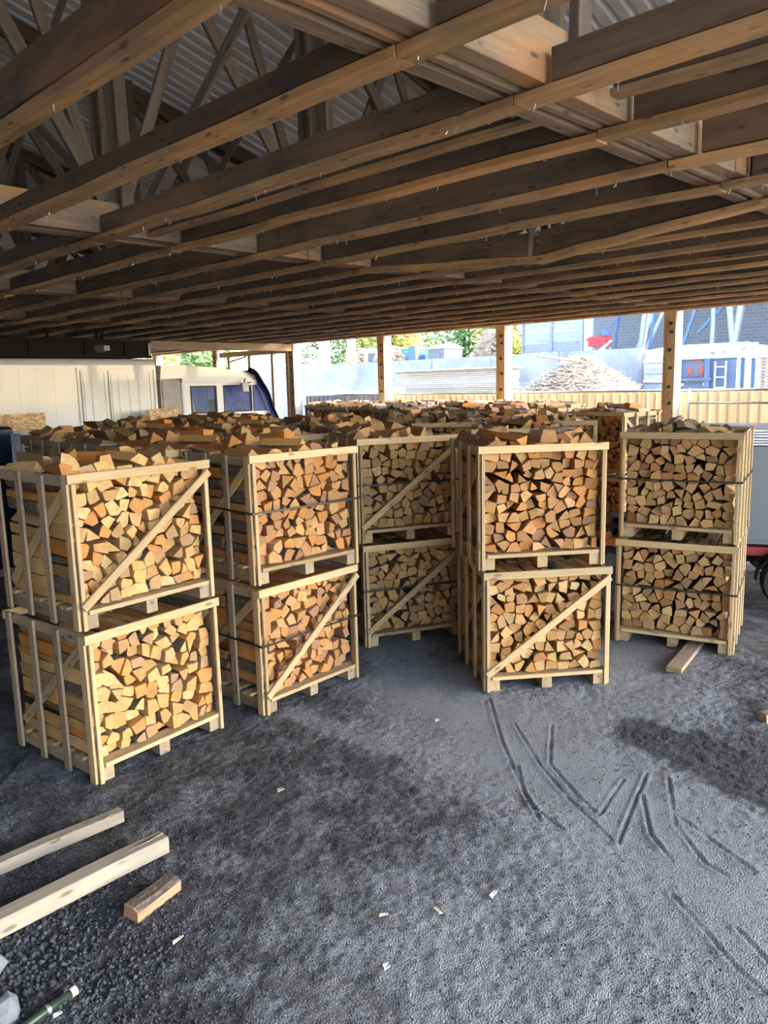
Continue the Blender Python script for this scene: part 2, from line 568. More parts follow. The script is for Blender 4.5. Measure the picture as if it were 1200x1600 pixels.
def grid(name, x0, x1, y0, y1, st, fine, hole=None):
    xs = np.arange(x0, x1 + st / 2, st); ys = np.arange(y0, y1 + st / 2, st)
    X, Y = np.meshgrid(xs, ys)
    Z = floorz(X, Y, fine)
    if not fine: Z = Z * .6 - .022
    else:
        e = np.minimum(np.minimum(X - x0, x1 - X), np.minimum(Y - y0, y1 - Y))
        Z = np.where(e < .05, -.05, Z)
    nx, ny = len(xs), len(ys)
    idx = np.arange(nx * ny).reshape(ny, nx)
    F = np.stack([idx[:-1, :-1], idx[:-1, 1:], idx[1:, 1:], idx[1:, :-1]], -1).reshape(-1, 4)
    V = np.stack([X, Y, Z], -1).reshape(-1, 3)
    return V, F, dustmap(X, Y).reshape(-1)
V1, F1, D1 = grid('a', -2.6, 3.4, 1.6, 8.2, .0125, True)
V2, F2, D2 = grid('b', -16, 16, -8, 24, .25, False)
cc = V2[F2].mean(1)
cj = cc[:, :2] @ np.array([[.702, -.712], [.712, .702]])
keep = (cj[:, 0] > -4.2) & (cj[:, 0] < 15.4) & (cj[:, 1] > -5.6) & (cj[:, 1] < 27)
inside = (cc[:, 0] > -2.3) & (cc[:, 0] < 3.1) & (cc[:, 1] > 1.9) & (cc[:, 1] < 7.9)
F2 = F2[keep & ~inside]
V = np.vstack([V1, V2]); F = np.vstack([F1, F2 + len(V1)])
me = bpy.data.meshes.new('floor')
me.vertices.add(len(V)); me.vertices.foreach_set('co', V.astype(np.float32).ravel())
me.loops.add(F.size); me.loops.foreach_set('vertex_index', F.astype(np.int32).ravel())
me.polygons.add(len(F)); me.polygons.foreach_set('loop_start', np.arange(0, F.size, 4, dtype=np.int32))
me.polygons.foreach_set('loop_total', np.full(len(F), 4, dtype=np.int32))
me.polygons.foreach_set('use_smooth', [True] * len(F))
me.update(calc_edges=True)
a = me.attributes.new('dust', 'FLOAT', 'POINT')
a.data.foreach_set('value', np.concatenate([D1, D2]).astype(np.float32))
me.materials.append(M['floor'])
link('floor', me, None, None, kind='structure')

# loose cinder stones (far too many to count)
def scatter():
    n = 170000
    x = NR.uniform(-2.5, 3.3, n); y = NR.uniform(1.7, 7.8, n)
    du = np.clip(dustmap(x, y), 0, 1.2)
    coarse = np.exp(-(((x + 1.7) / .75) ** 2 + ((y - 3.0) / .8) ** 2))
    p = (1 - du * .95) * np.clip(.25 + 1.1 * vnoise(x, y, 2.3) - (y - 3) * .07, .06, 1) * .42 + coarse * .55
    k = NR.rand(n) < p
    x, y, du, coarse = x[k], y[k], du[k], coarse[k]
    n = len(x)
    s = (.0035 + .0045 * NR.rand(n) ** 2) + coarse * (.004 + .015 * NR.rand(n) ** 2.2)
    base = np.array([(1, 0, 0), (0, 1, 0), (-1, 0, 0), (0, -1, 0), (0, 0, 1), (0, 0, -1)], float)
    fc = np.array([(0, 1, 4), (1, 2, 4), (2, 3, 4), (3, 0, 4), (1, 0, 5), (2, 1, 5), (3, 2, 5), (0, 3, 5)])
    jit = NR.uniform(.55, 1.25, (n, 6, 1))
    a = NR.uniform(0, 2 * PI, n); ca, sa = np.cos(a), np.sin(a)
    v = base[None] * jit + NR.uniform(-.25, .25, (n, 6, 3))
    v = v * s[:, None, None] * np.stack([np.ones(n), NR.uniform(.6, 1, n), NR.uniform(.5, .9, n)], -1)[:, None, :]
    X = v[..., 0] * ca[:, None] - v[..., 1] * sa[:, None] + x[:, None]
    Y = v[..., 0] * sa[:, None] + v[..., 1] * ca[:, None] + y[:, None]
    Z = v[..., 2] + (floorz(x, y) + s * .3)[:, None]
    V = np.stack([X, Y, Z], -1).reshape(-1, 3)
    F = (fc[None] + 6 * np.arange(n)[:, None, None]).reshape(-1, 3)
    me = bpy.data.meshes.new('gravel')
    me.vertices.add(len(V)); me.vertices.foreach_set('co', V.astype(np.float32).ravel())
    me.loops.add(F.size); me.loops.foreach_set('vertex_index', F.astype(np.int32).ravel())
    me.polygons.add(len(F)); me.polygons.foreach_set('loop_start', np.arange(0, F.size, 3, dtype=np.int32))
    me.polygons.foreach_set('loop_total', np.full(len(F), 3, dtype=np.int32))
    me.update(calc_edges=True)
    me.materials.append(M['gravel'])
    thing('gravel', 'loose dark cinder gravel scattered over the shed floor', 'gravel', None, None, me, 'stuff')
scatter()

# ------------------------------------------------------------------ roof sheets, purlins
ROOF0, SLOPE = 8.35, .265
def roofz(c): return ROOF0 - SLOPE * c
C0, C1, J0, J1 = -4.2, 15.05, -5.6, 27.4
ceil = link('ceiling', None, None, BM, kind='structure')
prof = []
for k in range(5):
    b = k * .2
    prof += [(b, 0), (b + .11, 0), (b + .130, .022), (b + .175, .022)]
prof.append((1.0, 0))
v = []; f = []
for (jj, h) in prof:
    for c in (C0, C1):
        for dz in (0, .004):
            v.append((c, jj, roofz(c) + h + dz))
for i in range(len(prof) - 1):
    b = i * 4
    f += [(b, b + 4, b + 6, b + 2), (b + 1, b + 3, b + 7, b + 5)]
me = mesh('roof_sheet', v, f, M['zinc'])
for k in range(int(J1 - J0)):
    link('roof_sheet', me, ceil, Matrix.Translation((0, J0 + k, 0.002 * (k % 2))))
for k in range(13):
    c = -3.6 + k * 1.5
    board('purlin', ceil, (c, J0 + .1, roofz(c) - .05), (c, J1 - .1, roofz(c) - .05), .07, .1, 'web', seed=k)

# closed side wall behind the photographer, unseen, added to hold back light; upright boards
wl = link('wall_back_unseen', None, None, BM, kind='structure')
bme = plank(8.9, .98, .04, 'web')
for k in range(33):
    link('board', bme, wl, Matrix.Translation((C0 + .1, J0 + .5 + k, 4.5)) @ axes((0, 0, 1), (1, 0, 0)))

wl = link('wall_left_unseen', None, None, BM, kind='structure')  # unseen end wall, added to darken the hall from the left
for k in range(19):
    c = C0 + .5 + k
    link('board', plank(round(roofz(c) - .15, 1), .98, .04, 'web'), wl, Matrix.Translation((c, J1 - .15, (roofz(c) - .15) / 2)) @ axes((0, 0, 1), (0, 1, 0)))

# ------------------------------------------------------------------ ceiling joists
TJ = [-5.5, -1.9, 2.2, 6.5, 10.55, 14.4, 18.3, 22.2, 26.0]
ZB = 3.75
JC = [1.60, 2.41, 3.20, 3.96, 4.80, 5.62, 6.36] + [6.36 + .83 * k for k in range(1, 11)]
ORD = ['first', 'second', 'third', 'fourth', 'fifth', 'sixth', 'seventh', 'eighth', 'ninth', 'tenth', 'eleventh', 'twelfth', 'thirteenth', 'fourteenth', 'fifteenth', 'sixteenth', 'seventeenth', 'eighteenth', 'nineteenth', 'twentieth']
def nails(parent, c, seed):
    r = random.Random(seed); b = MB()
    for k in range(26):
        j = r.uniform(-1, 14); x = c + r.uniform(-.05, .05)
        b.path([(x, j, ZB + .005), (x, j + r.uniform(-.01, .01), ZB - r.uniform(.012, .03)), (x + r.uniform(-.012, .012), j + r.uniform(-.015, .015), ZB - r.uniform(.02, .045))], .0022, 4)
    link('bent_nails', b.mesh('bent_nails', M['steel']), parent, None, kind='stuff')
for i, c in enumerate(JC):
    if i == 0: lab = 'dark ceiling joist nearest the camera, over the top left corner'
    elif i == 6: lab = 'cracked ceiling joist sagging at its splintered middle'
    else: lab = '%s dark ceiling joist from the camera, running left to right' % ORD[i]
    t = thing('ceiling_joist', lab, 'joist', BM, 'ceiling joists under the shed roof')
    for a, b in zip(TJ[:-1], TJ[1:]):
        sd_ = rnd.randint(0, 9999)
        if i == 6 and a == 2.2:      # the cracked one
            jm, sag = 4.15, .17
            for (p, q, zp, zq) in ((a, jm, 0, -sag), (jm, b, -sag, 0)):
                board('plank', t, (c, p + .1, ZB + .17 + zp), (c, q - .02, ZB + .17 + zq), .075, .22, 'beam', (0, 0, 1), .004, 6, sd_)
                board('batten', t, (c, p, ZB + .03 + zp), (c, q, ZB + .03 + zq), .13, .06, 'batten', (0, 0, 1), .004, 8, sd_)
            s = MB()
            for k in range(7):
                z = ZB - sag + rnd.uniform(.0, .2); x = c - .05 + rnd.uniform(-.01, .07); L = rnd.uniform(.05, .16)
                s.tube((x, jm + rnd.uniform(-.03, .03), z), (x - rnd.uniform(0, .02), jm + rnd.choice((-1, 1)) * L, z - rnd.uniform(-.02, .06)), .008, 4, 0, .002)
            link('splinters', s.mesh('splinters', M['sawn_new']), t, None, kind='stuff')
            continue
        hh = (.20, .115, .14, .15, .20)[i] + rnd.uniform(-.006, .006) if i < 5 else rnd.uniform(.19, .225)
        board('batten', t, (c, a + .004, ZB + .022), (c, b - .004, ZB + .022 + rnd.uniform(-.003, .003)), .12 + rnd.uniform(-.01, .01), .044, 'batten', (0, 0, 1), .004, 8, sd_)
        board('plank', t, (c - .016, a + .2, ZB + .046 + hh / 2), (c - .016, b - .2, ZB + .046 + hh / 2), .075, hh, 'beam', (0, 0, 1), .004, 6, sd_)
    nails(t, c, i)
for (c, ja, jb, lab) in ((3.62, 2.35, 6.4, 'thin dark board fixed between the third and fourth joists, left bay'), (3.62, -1.7, 1.95, 'thin dark board between the third and fourth joists, right bay'), (8.45, 2.4, 6.3, 'thin board tucked between joists behind the cracked one')):
    t = thing('spacer_board', lab, 'board', BM)
    board('board', t, (c, ja, ZB + .16), (c, jb, ZB + .17), .05, .13, 'beam', (0, 0, 1), .004, 6, 5)
    board('batten', t, (c, ja, ZB + .075), (c, jb, ZB + .085), .09, .035, 'batten', (0, 0, 1), .004, 6, 6)

# ------------------------------------------------------------------ roof trusses
TLAB = ['timber roof truss at the open right end, out of view', 'timber roof truss out of view to the right', 'pale timber roof truss crossing the top right, nearest one', 'timber roof truss crossing the upper left, second from the right', 'third timber roof truss, deeper left of the second',
        'fourth timber roof truss, deep in the left roof space', 'timber roof truss over the white truck cab with pale beam', 'timber roof truss behind the truck', 'farthest timber roof truss at the left end']
UPC = [-1.27, 1.07, 3.40, 5.73, 8.06, 10.39, 12.72]
for i, j in enumerate(TJ):
    t = thing('roof_truss', TLAB[i], 'truss', BM @ Matrix.Translation((0, j, 0)), 'roof trusses')
    zc = ZB + .05
    for dj in (-.11, .13):
        for (a, b, k) in ((-4.0, 1.2, 0), (1.21, 5.4, 1), (5.41, 10.2, 2), (10.21, 14.95, 3)):
            board('chord_plank', t, (a, dj, zc + .135 + rnd.uniform(-.008, .008)), (b, dj + rnd.uniform(-.008, .008), zc + .135), .10, .26, 'chord', (0, 0, 1), .004, 5, i * 10 + k)
    pole = MB()
    for (a, b) in ((-4.0, 4.9), (5.0, 14.9)):
        n = 12
        v = []; f = []
        for s_ in range(n + 1):
            cx = a + (b - a) * s_ / n; rr = .062 + rnd.uniform(-.004, .004)
            for k in range(10):
                an = 2 * PI * k / 10
                v.append((cx, .01 + rr * math.cos(an), zc + .06 + rr * math.sin(an)))
        for s_ in range(n):
            for k in range(10):
                f.append((s_ * 10 + k, s_ * 10 + (k + 1) % 10, (s_ + 1) * 10 + (k + 1) % 10, (s_ + 1) * 10 + k)[::-1])
        f += [tuple(range(10)), tuple(n * 10 + k for k in range(10))[::-1]]
        pole.add(v, f)
    link('chord_pole', pole.mesh('chord_pole', M['chord'], False), t)
    for dj in (-.08, .10):
        board('rafter', t, (-4.1, dj, roofz(-4.1) - .22), (15.0, dj, roofz(15.0) - .22), .06, .2, 'beam', (0, 0, 1), .006, 8, i)
    for k, c in enumerate(UPC):
        zt = roofz(c) - .14
        for dj, W in ((-.19, .11), (.21, .13), (.01, .2)):
            board('upright', t, (c, dj, zc + .02), (c, dj, zt), .055, W, 'web', (1, 0, 0), .004, 5, k)
        if k + 1 < len(UPC):
            c2 = UPC[k + 1]; z2 = roofz(c2) - .3
            board('diagonal', t, (c + .12, -.03, zt - .2), (c2 - .12, -.03, zc + .30), .045, .12, 'web', (0, 0, 1), .003, 4, k)
            cm = (c + c2) / 2
            board('diagonal', t, (c + .1, .05, zc + .30), (cm, .05, roofz(cm) - .35), .045, .10, 'web', (0, 0, 1), .003, 4, k + 20)
            board('diagonal', t, (c2 - .1, .06, zc + .30), (cm + .1, .06, roofz(cm) - .35), .045, .10, 'web', (0, 0, 1), .003, 4, k + 40)
# longitudinal cross braces between trusses
n = 0
for bi in (2, 3, 4, 5):
    for c in (1.07, 3.40, 5.73, 8.06, 10.39):
        if (bi, c) in ((4, 1.07), (5, 1.07), (5, 3.4)): continue
        a, b = TJ[bi] + .25, TJ[bi + 1] - .3
        t = thing('wind_brace', None, 'brace', BM, 'thin cross braces between the roof trusses')
        t['label'] = 'crossed dark laths between the %s and %s truss from the right, %s pair back' % (ORD[bi], ORD[bi + 1], ORD[UPC.index(c) - 1])
        zt = roofz(c) - .5
        board('lath', t, (c + .1, a, ZB + .36), (c + .1, b, min(zt, ZB + 2.9)), .035, .09, 'web', (0, 0, 1), .003, 3, n)
        board('lath', t, (c + .16, b, ZB + .36), (c + .16, a, min(zt, ZB + 2.9)), .035, .09, 'web', (0, 0, 1), .003, 3, n + 7)
        n += 1

# ------------------------------------------------------------------ eave beam and posts
t = thing('eave_beam', 'long timber beam over the row of bolted posts at the far edge', 'beam', BM)
for a, b in zip(TJ[:-1], TJ[1:]):
    board('beam_length', t, (14.8, a + .3, ZB + .11), (14.8, b + .3, ZB + .11), .2, .2, 'beam', (0, 0, 1), .004, 4, 3)
PLAB = {-1.1: 'bolted timber post out of view on the right', 2.75: 'bolted timber post beyond the right edge', 6.65: 'bolted timber post on the right, left of the blue container', 10.62: 'bolted timber post between the board stack and the brush heap',
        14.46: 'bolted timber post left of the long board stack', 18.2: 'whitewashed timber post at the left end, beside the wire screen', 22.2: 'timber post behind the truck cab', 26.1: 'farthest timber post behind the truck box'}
for j, lab in PLAB.items():
    t = thing('post', lab, 'post', BT(14.8, j), 'posts along the far eave')
    board('post_plank', t, (-.10, 0, 0), (-.10, 0, ZB), .24, .05, 'post', (1, 0, 0), .003, 5, 2)
    board('core', t, (.045, .0, 0), (.045, .0, ZB), .20, .24, 'post', (1, 0, 0), .0, 1, 3)
    board('side_board', t, (.03, -.115, 0), (.03, -.115, ZB), .25, .03, 'whitewash_sunlit', (0, 1, 0), .003, 4, 4)
    board('strip', t, (-.132, .05, .2), (-.132, .05, ZB - .1), .03, .018, 'sawn_new', (1, 0, 0))
    b = MB().tube((0, 0, 0), (-.025, 0, 0), .03, 8).tube((0, 0, 0), (-.05, 0, 0), .016, 6)
    bm_ = b.mesh('bolt', M['bolt'])
    for z in (2.0, 2.32, 2.68, 3.02, 3.36, 3.52):
        link('bolt', bm_, t, Matrix.Translation((-.127, -.035 + .012 * math.sin(z * 9), z)))

# ------------------------------------------------------------------ firewood packing
def poly_area_c(p):
    A = cx = cy = 0
    for (x0, y0), (x1, y1) in zip(p, p[1:] + p[:1]):
        k = x0 * y1 - x1 * y0
        A += k; cx += (x0 + x1) * k; cy += (y0 + y1) * k
    A *= .5
    if abs(A) < 1e-9: return 0, p[0]
    return A, (cx / (6 * A), cy / (6 * A))
def clip(p, a, b):
    mx, my = (a[0] + b[0]) / 2, (a[1] + b[1]) / 2
    nx, ny = b[0] - a[0], b[1] - a[1]
    o = []
    for (x0, y0), (x1, y1) in zip(p, p[1:] + p[:1]):
        d0 = (x0 - mx) * nx + (y0 - my) * ny; d1 = (x1 - mx) * nx + (y1 - my) * ny
        if d0 <= 0: o.append((x0, y0))
        if (d0 < 0) != (d1 < 0):
            t = d0 / (d0 - d1); o.append((x0 + t * (x1 - x0), y0 + t * (y1 - y0)))
    return o
def pack(x0, x1, z0, z1, nx, ny, r):
    """rows of touching split-log outlines filling a rectangle"""
    S = []
    sx, sz = (x1 - x0) / nx, (z1 - z0) / ny
    for row in range(ny):
        m = nx + r.choice((-1, 0, 0, 1))
        ws = [r.uniform(.5, 1.5) for _ in range(m)]
        tot = sum(ws); x = x0
        for k in range(m):
            wd = ws[k] / tot * (x1 - x0)
            S.append((x + wd * r.uniform(.4, .6), z0 + sz * (row + .5 + r.uniform(-.40, .40)), row, k, m)); x += wd
    out = []
    for i, s in enumerate(S):
        p = [(x0, z0), (x1, z0), (x1, z1), (x0, z1)]
        for q in S:
            if q is s or abs(q[0] - s[0]) > 3.2 * sx or abs(q[1] - s[1]) > 3.2 * sz: continue
            p = clip(p, s, q)
            if len(p) < 3: break
        if len(p) < 3: continue
        # drop near-duplicate corners, then thin to a split-log outline
        p = [a for a, b in zip(p, p[1:] + p[:1]) if math.hypot(a[0] - b[0], a[1] - b[1]) > .008]
        target = r.choices((3, 4, 5, 6), (.12, .50, .28, .10))[0]
        while len(p) > max(3, target):
            best = min(range(len(p)), key=lambda k: abs((p[k][0] - p[k - 1][0]) * (p[(k + 1) % len(p)][1] - p[k - 1][1]) - (p[(k + 1) % len(p)][0] - p[k - 1][0]) * (p[k][1] - p[k - 1][1])))
            p.pop(best)
        A, c = poly_area_c(p)
        if A < .0007: continue
        bark = set()
        if r.random() < .5 and len(p) >= 3:      # rounded back with bark
            k = r.randrange(len(p)); n = len(p)
            a, b, d = p[k - 1], p[k], p[(k + 1) % n]
            q = [(.42 * a[0] + .58 * b[0], .42 * a[1] + .58 * b[1]), (.10 * a[0] + .80 * b[0] + .10 * d[0], .10 * a[1] + .80 * b[1] + .10 * d[1]), (.42 * d[0] + .58 * b[0], .42 * d[1] + .58 * b[1])]
            p = p[:k] + q + p[k + 1:]
            bark = {(k - 1) % len(p), k, k + 1, k + 2}
        sc = r.uniform(.88, .985); an = r.gauss(0, .17)
        ca, sa = math.cos(an) * sc, math.sin(an) * sc
        p = [(c[0] + (x - c[0]) * ca - (y - c[1]) * sa, c[1] + (x - c[0]) * sa + (y - c[1]) * ca) for x, y in p]
        p = [(min(max(x, x0), x1), min(max(y, z0), z1)) for x, y in p]
        out.append((p, bark, s[2], s[3], s[4]))
    return out
def quarter(r):
    """a free-lying split log outline about its own centre"""
    k = r.random(); s = r.uniform(.048, .075)
    if k < .45:
        n = 4; p = [(-.7 * s, -.6 * s)] + [(-.7 * s + 1.6 * s * math.cos(t), -.6 * s + 1.5 * s * math.sin(t)) for t in [i * PI / 2 / n * r.uniform(.9, 1.0) for i in range(n + 1)]]
        return p, set(range(1, n + 1))
    if k < .8:
        return [(-s * r.uniform(.8, 1.2), -s * .7), (s * r.uniform(.8, 1.2), -s * .7), (s * r.uniform(.5, 1), s * r.uniform(.3, .9)), (-s * r.uniform(.3, 1), s * r.uniform(.4, .9))], set()
    return [(-1.1 * s, -.6 * s), (1.1 * s, -.6 * s), (.1 * s, .95 * s)], set()

def make_log(p, bark, y0, y1, r, tint, M4=None):
    """log along +y from y0 to y1 with outline p in xz; returns dict of arrays"""
    n = len(p)
    A, c = poly_area_c(p)
    tx, tz = r.uniform(-.32, .32), r.uniform(-.25, .25)
    L = y1 - y0
    rings = []
    def ring(sc, y, jit, tilt, sx=0, sz=0):
        o = []
        for (x, z) in p:
            xx = c[0] + (x - c[0]) * sc + r.gauss(0, jit) + sx; zz = c[1] + (z - c[1]) * sc + r.gauss(0, jit) + sz
            o.append((xx, y + tilt * ((x - c[0]) * tx + (z - c[1]) * tz), zz))
        return o
    rings.append(ring(.965, y0, 0, 1)); rings.append(ring(1.0, y0 + .006, 0, 1))
    rings.append(ring(.97, y0 + L * r.uniform(.4, .6), .003, 0)); rings.append(ring(r.uniform(.86, .97), y1, .002, 0, r.gauss(0, .005), r.gauss(0, .005)))
    v = [q for g_ in rings for q in g_]
    f = [tuple(range(n))]; mi = [0]
    big = max(range(n), key=lambda k: math.hypot(p[k][0] - c[0], p[k][1] - c[1]))
    px, pz = p[big][0] + r.uniform(-.03, .03), p[big][1] + r.uniform(-.03, .03)
    uv = [[(q[0] - px, q[2] - pz) for q in rings[0]]]
    u0, v0 = r.uniform(0, 50), r.uniform(0, 50)
    per = [0]
    for k in range(n):
        per.append(per[-1] + math.hypot(p[(k + 1) % n][0] - p[k][0], p[(k + 1) % n][1] - p[k][1]))
    ys = [0, .006, L * .5, L]
    for g_ in range(3):
        for k in range(n):
            k2 = (k + 1) % n
            f.append((g_ * n + k, (g_ + 1) * n + k, (g_ + 1) * n + k2, g_ * n + k2))
            mi.append(0 if g_ == 0 else (2 if k in bark else 1))
            if g_ == 0:
                uv.append([(v[q][0] - px, v[q][2] - pz) for q in f[-1]])
            else:
                uv.append([(u0 + ys[g_], v0 + per[k]), (u0 + ys[g_ + 1], v0 + per[k]), (u0 + ys[g_ + 1], v0 + per[k + 1]), (u0 + ys[g_], v0 + per[k + 1])])
    f.append(tuple(3 * n + k for k in range(n))[::-1]); mi.append(0)
    uv.append([(v[q][0] - px, v[q][2] - pz) for q in f[-1]])
    V = np.array(v, float)
    cen = np.array([c[0], (y0 + y1) / 2, c[1]])
    if M4 is not None:
        V = (V - cen) @ M4[:3, :3].T + M4[:3, 3]
        cen = M4[:3, 3]
    return dict(V=V, F=f, mi=mi, uv=uv, t=tint, cen=cen, area=A)

PAL = {'yellow': [(.64, .42, .16), (.58, .35, .12), (.68, .47, .20), (.52, .29, .10), (.60, .26, .06), (.38, .24, .12)],
       'orange': [(.56, .29, .10), (.50, .24, .08), (.60, .34, .13), (.44, .21, .08), (.58, .23, .045), (.33, .17, .09)],
       'mixed': [(.62, .37, .14), (.56, .30, .10), (.66, .43, .18), (.55, .23, .05), (.44, .25, .10), (.60, .31, .09)],
       'dull': [(.50, .33, .13), (.44, .27, .10), (.53, .36, .16), (.38, .22, .09), (.44, .20, .06), (.31, .19, .10)],
       'tan': [(.60, .39, .16), (.54, .32, .12), (.63, .43, .19), (.47, .28, .11), (.56, .30, .10), (.35, .22, .12)]}
def fill(pal, r, nx, ny, W, D, heap):
    """logs of one crate in crate coordinates: front row, back row, heap"""
    P = PAL[pal]
    def tint():
        b = r.choice(P); k = r.uniform(.8, 1.1)
        return (b[0] * k, b[1] * k * r.uniform(.95, 1.05), b[2] * k * r.uniform(.9, 1.1))
    logs = []
    for (p, bark, row, k, m) in pack(.035, W - .035, .128, .955, nx, ny, r):
        y0 = .03 + abs(r.gauss(0, .032)); lg = make_log(p, bark, y0, .49, r, tint())
        lg.update(row=row, k=k, m=m, kind='front'); logs.append(lg)
    for (p, bark, row, k, m) in pack(.035, W - .035, .128, .955, nx - 1, ny - 1, r):
        y0 = .51 + abs(r.gauss(0, .01)); lg = make_log(p, bark, y0, D - .035, r, tint())
        lg.update(row=row, k=k, m=m, kind='back'); logs.append(lg)
    if heap:
        n = 0
        for layer in range(2):
            for yr in range(2):
                x = .08 + layer * .07
                while x < W - .09 - layer * .08:
                    if r.random() < (.95, .42)[layer]:
                        p, bark = quarter(r)
                        an = r.gauss(0, .16 + .18 * layer); roll = r.choice((0, .5, 1.2, -.4, 2.4)) + r.gauss(0, .2)
                        tilt = r.gauss(0, .05 + .05 * layer)
                        m = Matrix.Translation((x, .27 + .47 * yr + r.uniform(-.03, .02), (.975 + .058 * layer) + r.uniform(-.015, .02))) @ Euler((tilt, 0, an)).to_matrix().to_4x4() @ Matrix.Rotation(roll, 4, 'Y')
                        L = r.uniform(.36, .44)
                        lg = make_log(p, bark, -L / 2, L / 2, r, tint(), np.array(m))
                        lg.update(row=layer, k=n, m=0, kind='heap'); logs.append(lg); n += 1
                    x += r.uniform(.10, .135)
    return logs

# ------------------------------------------------------------------ crates
CW, CD, CH = 1.02, 1.0, 1.0
def crate(label, mw, brace, strap, mat, group, r):
    t = thing('firewood_crate', label, 'crate', mw, group)
    W, D = CW, CD
    A, B = mat
    for x in (.07, W / 2, W - .07):
        board('skid', t, (x, .0, .05), (x, D, .05), .085, .10, B)
    for k in range(6):
        y = .05 + k * (D - .1) / 5
        board('bottom_board', t, (0.0, y, .1115), (W, y, .1115), .10, .022, A)
    for y in (-.012, D + .012):
        board('base_rail', t, (.045, y, .1115), (W - .045, y, .1115), .022, .03, A)
        for x in (.014, W - .014):
            board('corner_post', t, (x, y, .0), (x, y, CH - .064), .028, .022, A, (0, 1, 0))
    r_f = board('top_rail', t, (-.024, -.012, CH - .032), (W + .024, -.012, CH - .032), .024, .060, A if mat[0] != 'sawn' else 'sawn_new')
    board('top_rail', t, (-.024, D + .012, CH - .032), (W + .024, D + .012, CH - .032), .024, .060, A)
    for sx, x in ((-1, -.012), (1, W + .012)):
        for k in range(4):
            y = .035 + k * (D - .07) / 3
            board('slat', t, (x, y, .0), (x, y, CH - .004 - r.uniform(0, .02)), .065, .02, B if k else A, (1, 0, 0))
        board('side_rail', t, (x - sx * .023, .01, CH - .05), (x - sx * .023, D - .01, CH - .05), .02, .07, B)
        board('side_brace', t, (x - sx * .023, D - .08, .2), (x - sx * .023, .08, CH - .1), .02, .06, A)
    if brace:
        board('brace', t, (.0, -.036, .15), (W - .0, -.036, CH - .085), .024, .054, 'sawn_new' if brace == 2 else A)
    if strap:
        z = .56; b = MB(); o = .030; e = .0015; h = .008
        pts = [(-o, -o - .006), (W + o, -o - .006), (W + o, D + o), (-o, D + o)]
        for (x0, y0), (x1, y1) in zip(pts, pts[1:] + pts[:1]):
            zz = z + (.01 if y0 == y1 else -.01)
            b.box(min(x0, x1) - e, min(y0, y1) - e, z - h, max(x0, x1) + e, max(y0, y1) + e, z + h)
        link('strap', b.mesh('strap', M['strap']), t, None, label='black strapping band around the crate')
    return t

NEAR = [  # name, lower (x, y, yaw), upper, settings
    ('leftmost front stack', (-1.88, 4.62, 52), (-1.925, 4.69, 50), dict(lp='yellow', up='yellow', lb=0, ub=1, st=0, mat=('sawn', 'sawn_old'), nx=(10, 10))),
    ('second front stack from left', (-.95, 5.61, 48), (-.985, 5.72, 43), dict(lp='orange', up='orange', lb=1, ub=0, st=1, mat=('sawn', 'sawn_old'), nx=(10, 10))),
    ('shaded middle stack set back', (-.19, 7.11, 20), (-.22, 7.19, 21), dict(lp='tan', up='tan', lb=1, ub=1, st=1, mat=('sawn', 'sawn'), nx=(10, 10))),
    ('front stack right of centre', (.80, 5.96, 6.7), (.77, 6.02, 7.5), dict(lp='mixed', up='orange', lb=2, ub=0, st=0, mat=('sawn', 'sawn'), nx=(10, 10))),
    ('rightmost front stack', (2.22, 7.15, -29), (2.27, 7.26, -30), dict(lp='dull', up='dull', lb=0, ub=0, st=1, mat=('sawn', 'sawn'), nx=(10, 10))),
]
ALL = []       # (log, crate matrix, crate text, near?)
VAR = []
for (nm, lo, up, s) in NEAR:
    for lev, (x, y, yaw) in (('lower', lo), ('upper', up)):
        r = random.Random(hash((nm, lev).__repr__()) if False else sum(map(ord, nm + lev)))
        mw = TR(x, y, 0.004 if lev == 'lower' else CH + .006, math.radians(yaw))
        pal = s['lp'] if lev == 'lower' else s['up']
        extra = {'lb': ' with a diagonal brace', 0: ''}
        br = s['lb'] if lev == 'lower' else s['ub']
        lab = '%s wooden firewood crate%s, %s' % (lev, ' with diagonal front brace' if br else '', nm)
        crate(lab, mw, br, s['st'], s['mat'], 'firewood crates of the front stacks', r)
        logs = fill(pal, r, s['nx'][0], s['nx'][1], CW, CD, lev == 'upper')
        VAR.append((lev, logs))
        for lg in logs:
            ALL.append((lg, mw, '%s crate, %s' % (lev, nm), lev))
def BX(c, j): 
    p = BP(c, j); return p.x, p.y
FAR = [(-1.80, 6.42, 46, 'first stack behind the second front stack'), (-2.70, 7.40, 46, 'second stack behind the second front stack'), (-3.52, 8.32, 46, 'third stack behind the second front stack, near the silver poles'),
       (-1.32, 7.52, 45, 'stack left of the shaded middle stack'), (-2.12, 8.31, 45, 'second stack of the row left of the middle'), (-2.92, 9.10, 45, 'third stack of the row left of the middle'), (-3.72, 9.89, 45, 'last stack of the row left of the middle, by the truck'),
       (-.50, 8.42, 18, 'first stack behind the shaded middle stack'), (-.87, 9.62, 18, 'second stack behind the shaded middle stack'), (-1.22, 10.82, 18, 'third stack behind the shaded middle stack'),
       (-1.90, 9.66, 45, 'stack in front of the truck cab, nearest'), (-2.70, 10.45, 45, 'stack in front of the truck cab, middle'), (-3.50, 11.24, 45, 'stack in front of the truck cab, farthest'),
       (-2.15, 11.55, 45, 'stack before the truck windscreen, right one'), (-2.95, 12.35, 45, 'stack before the truck windscreen, left one'),
       (.98, 8.25, -6, 'first stack behind the front stack right of centre'), (.40, 9.80, 0, 'stack with dark front between the middle stacks'), (1.62, 9.65, -8, 'second stack behind the front stack right of centre'),
       (.10, 11.05, 0, 'stack behind the dark-fronted stack'), (1.22, 10.95, -4, 'stack third behind the front stack right of centre'),
       (2.97, 12.37, -50, 'turned stack with log sides showing, by the right post')]
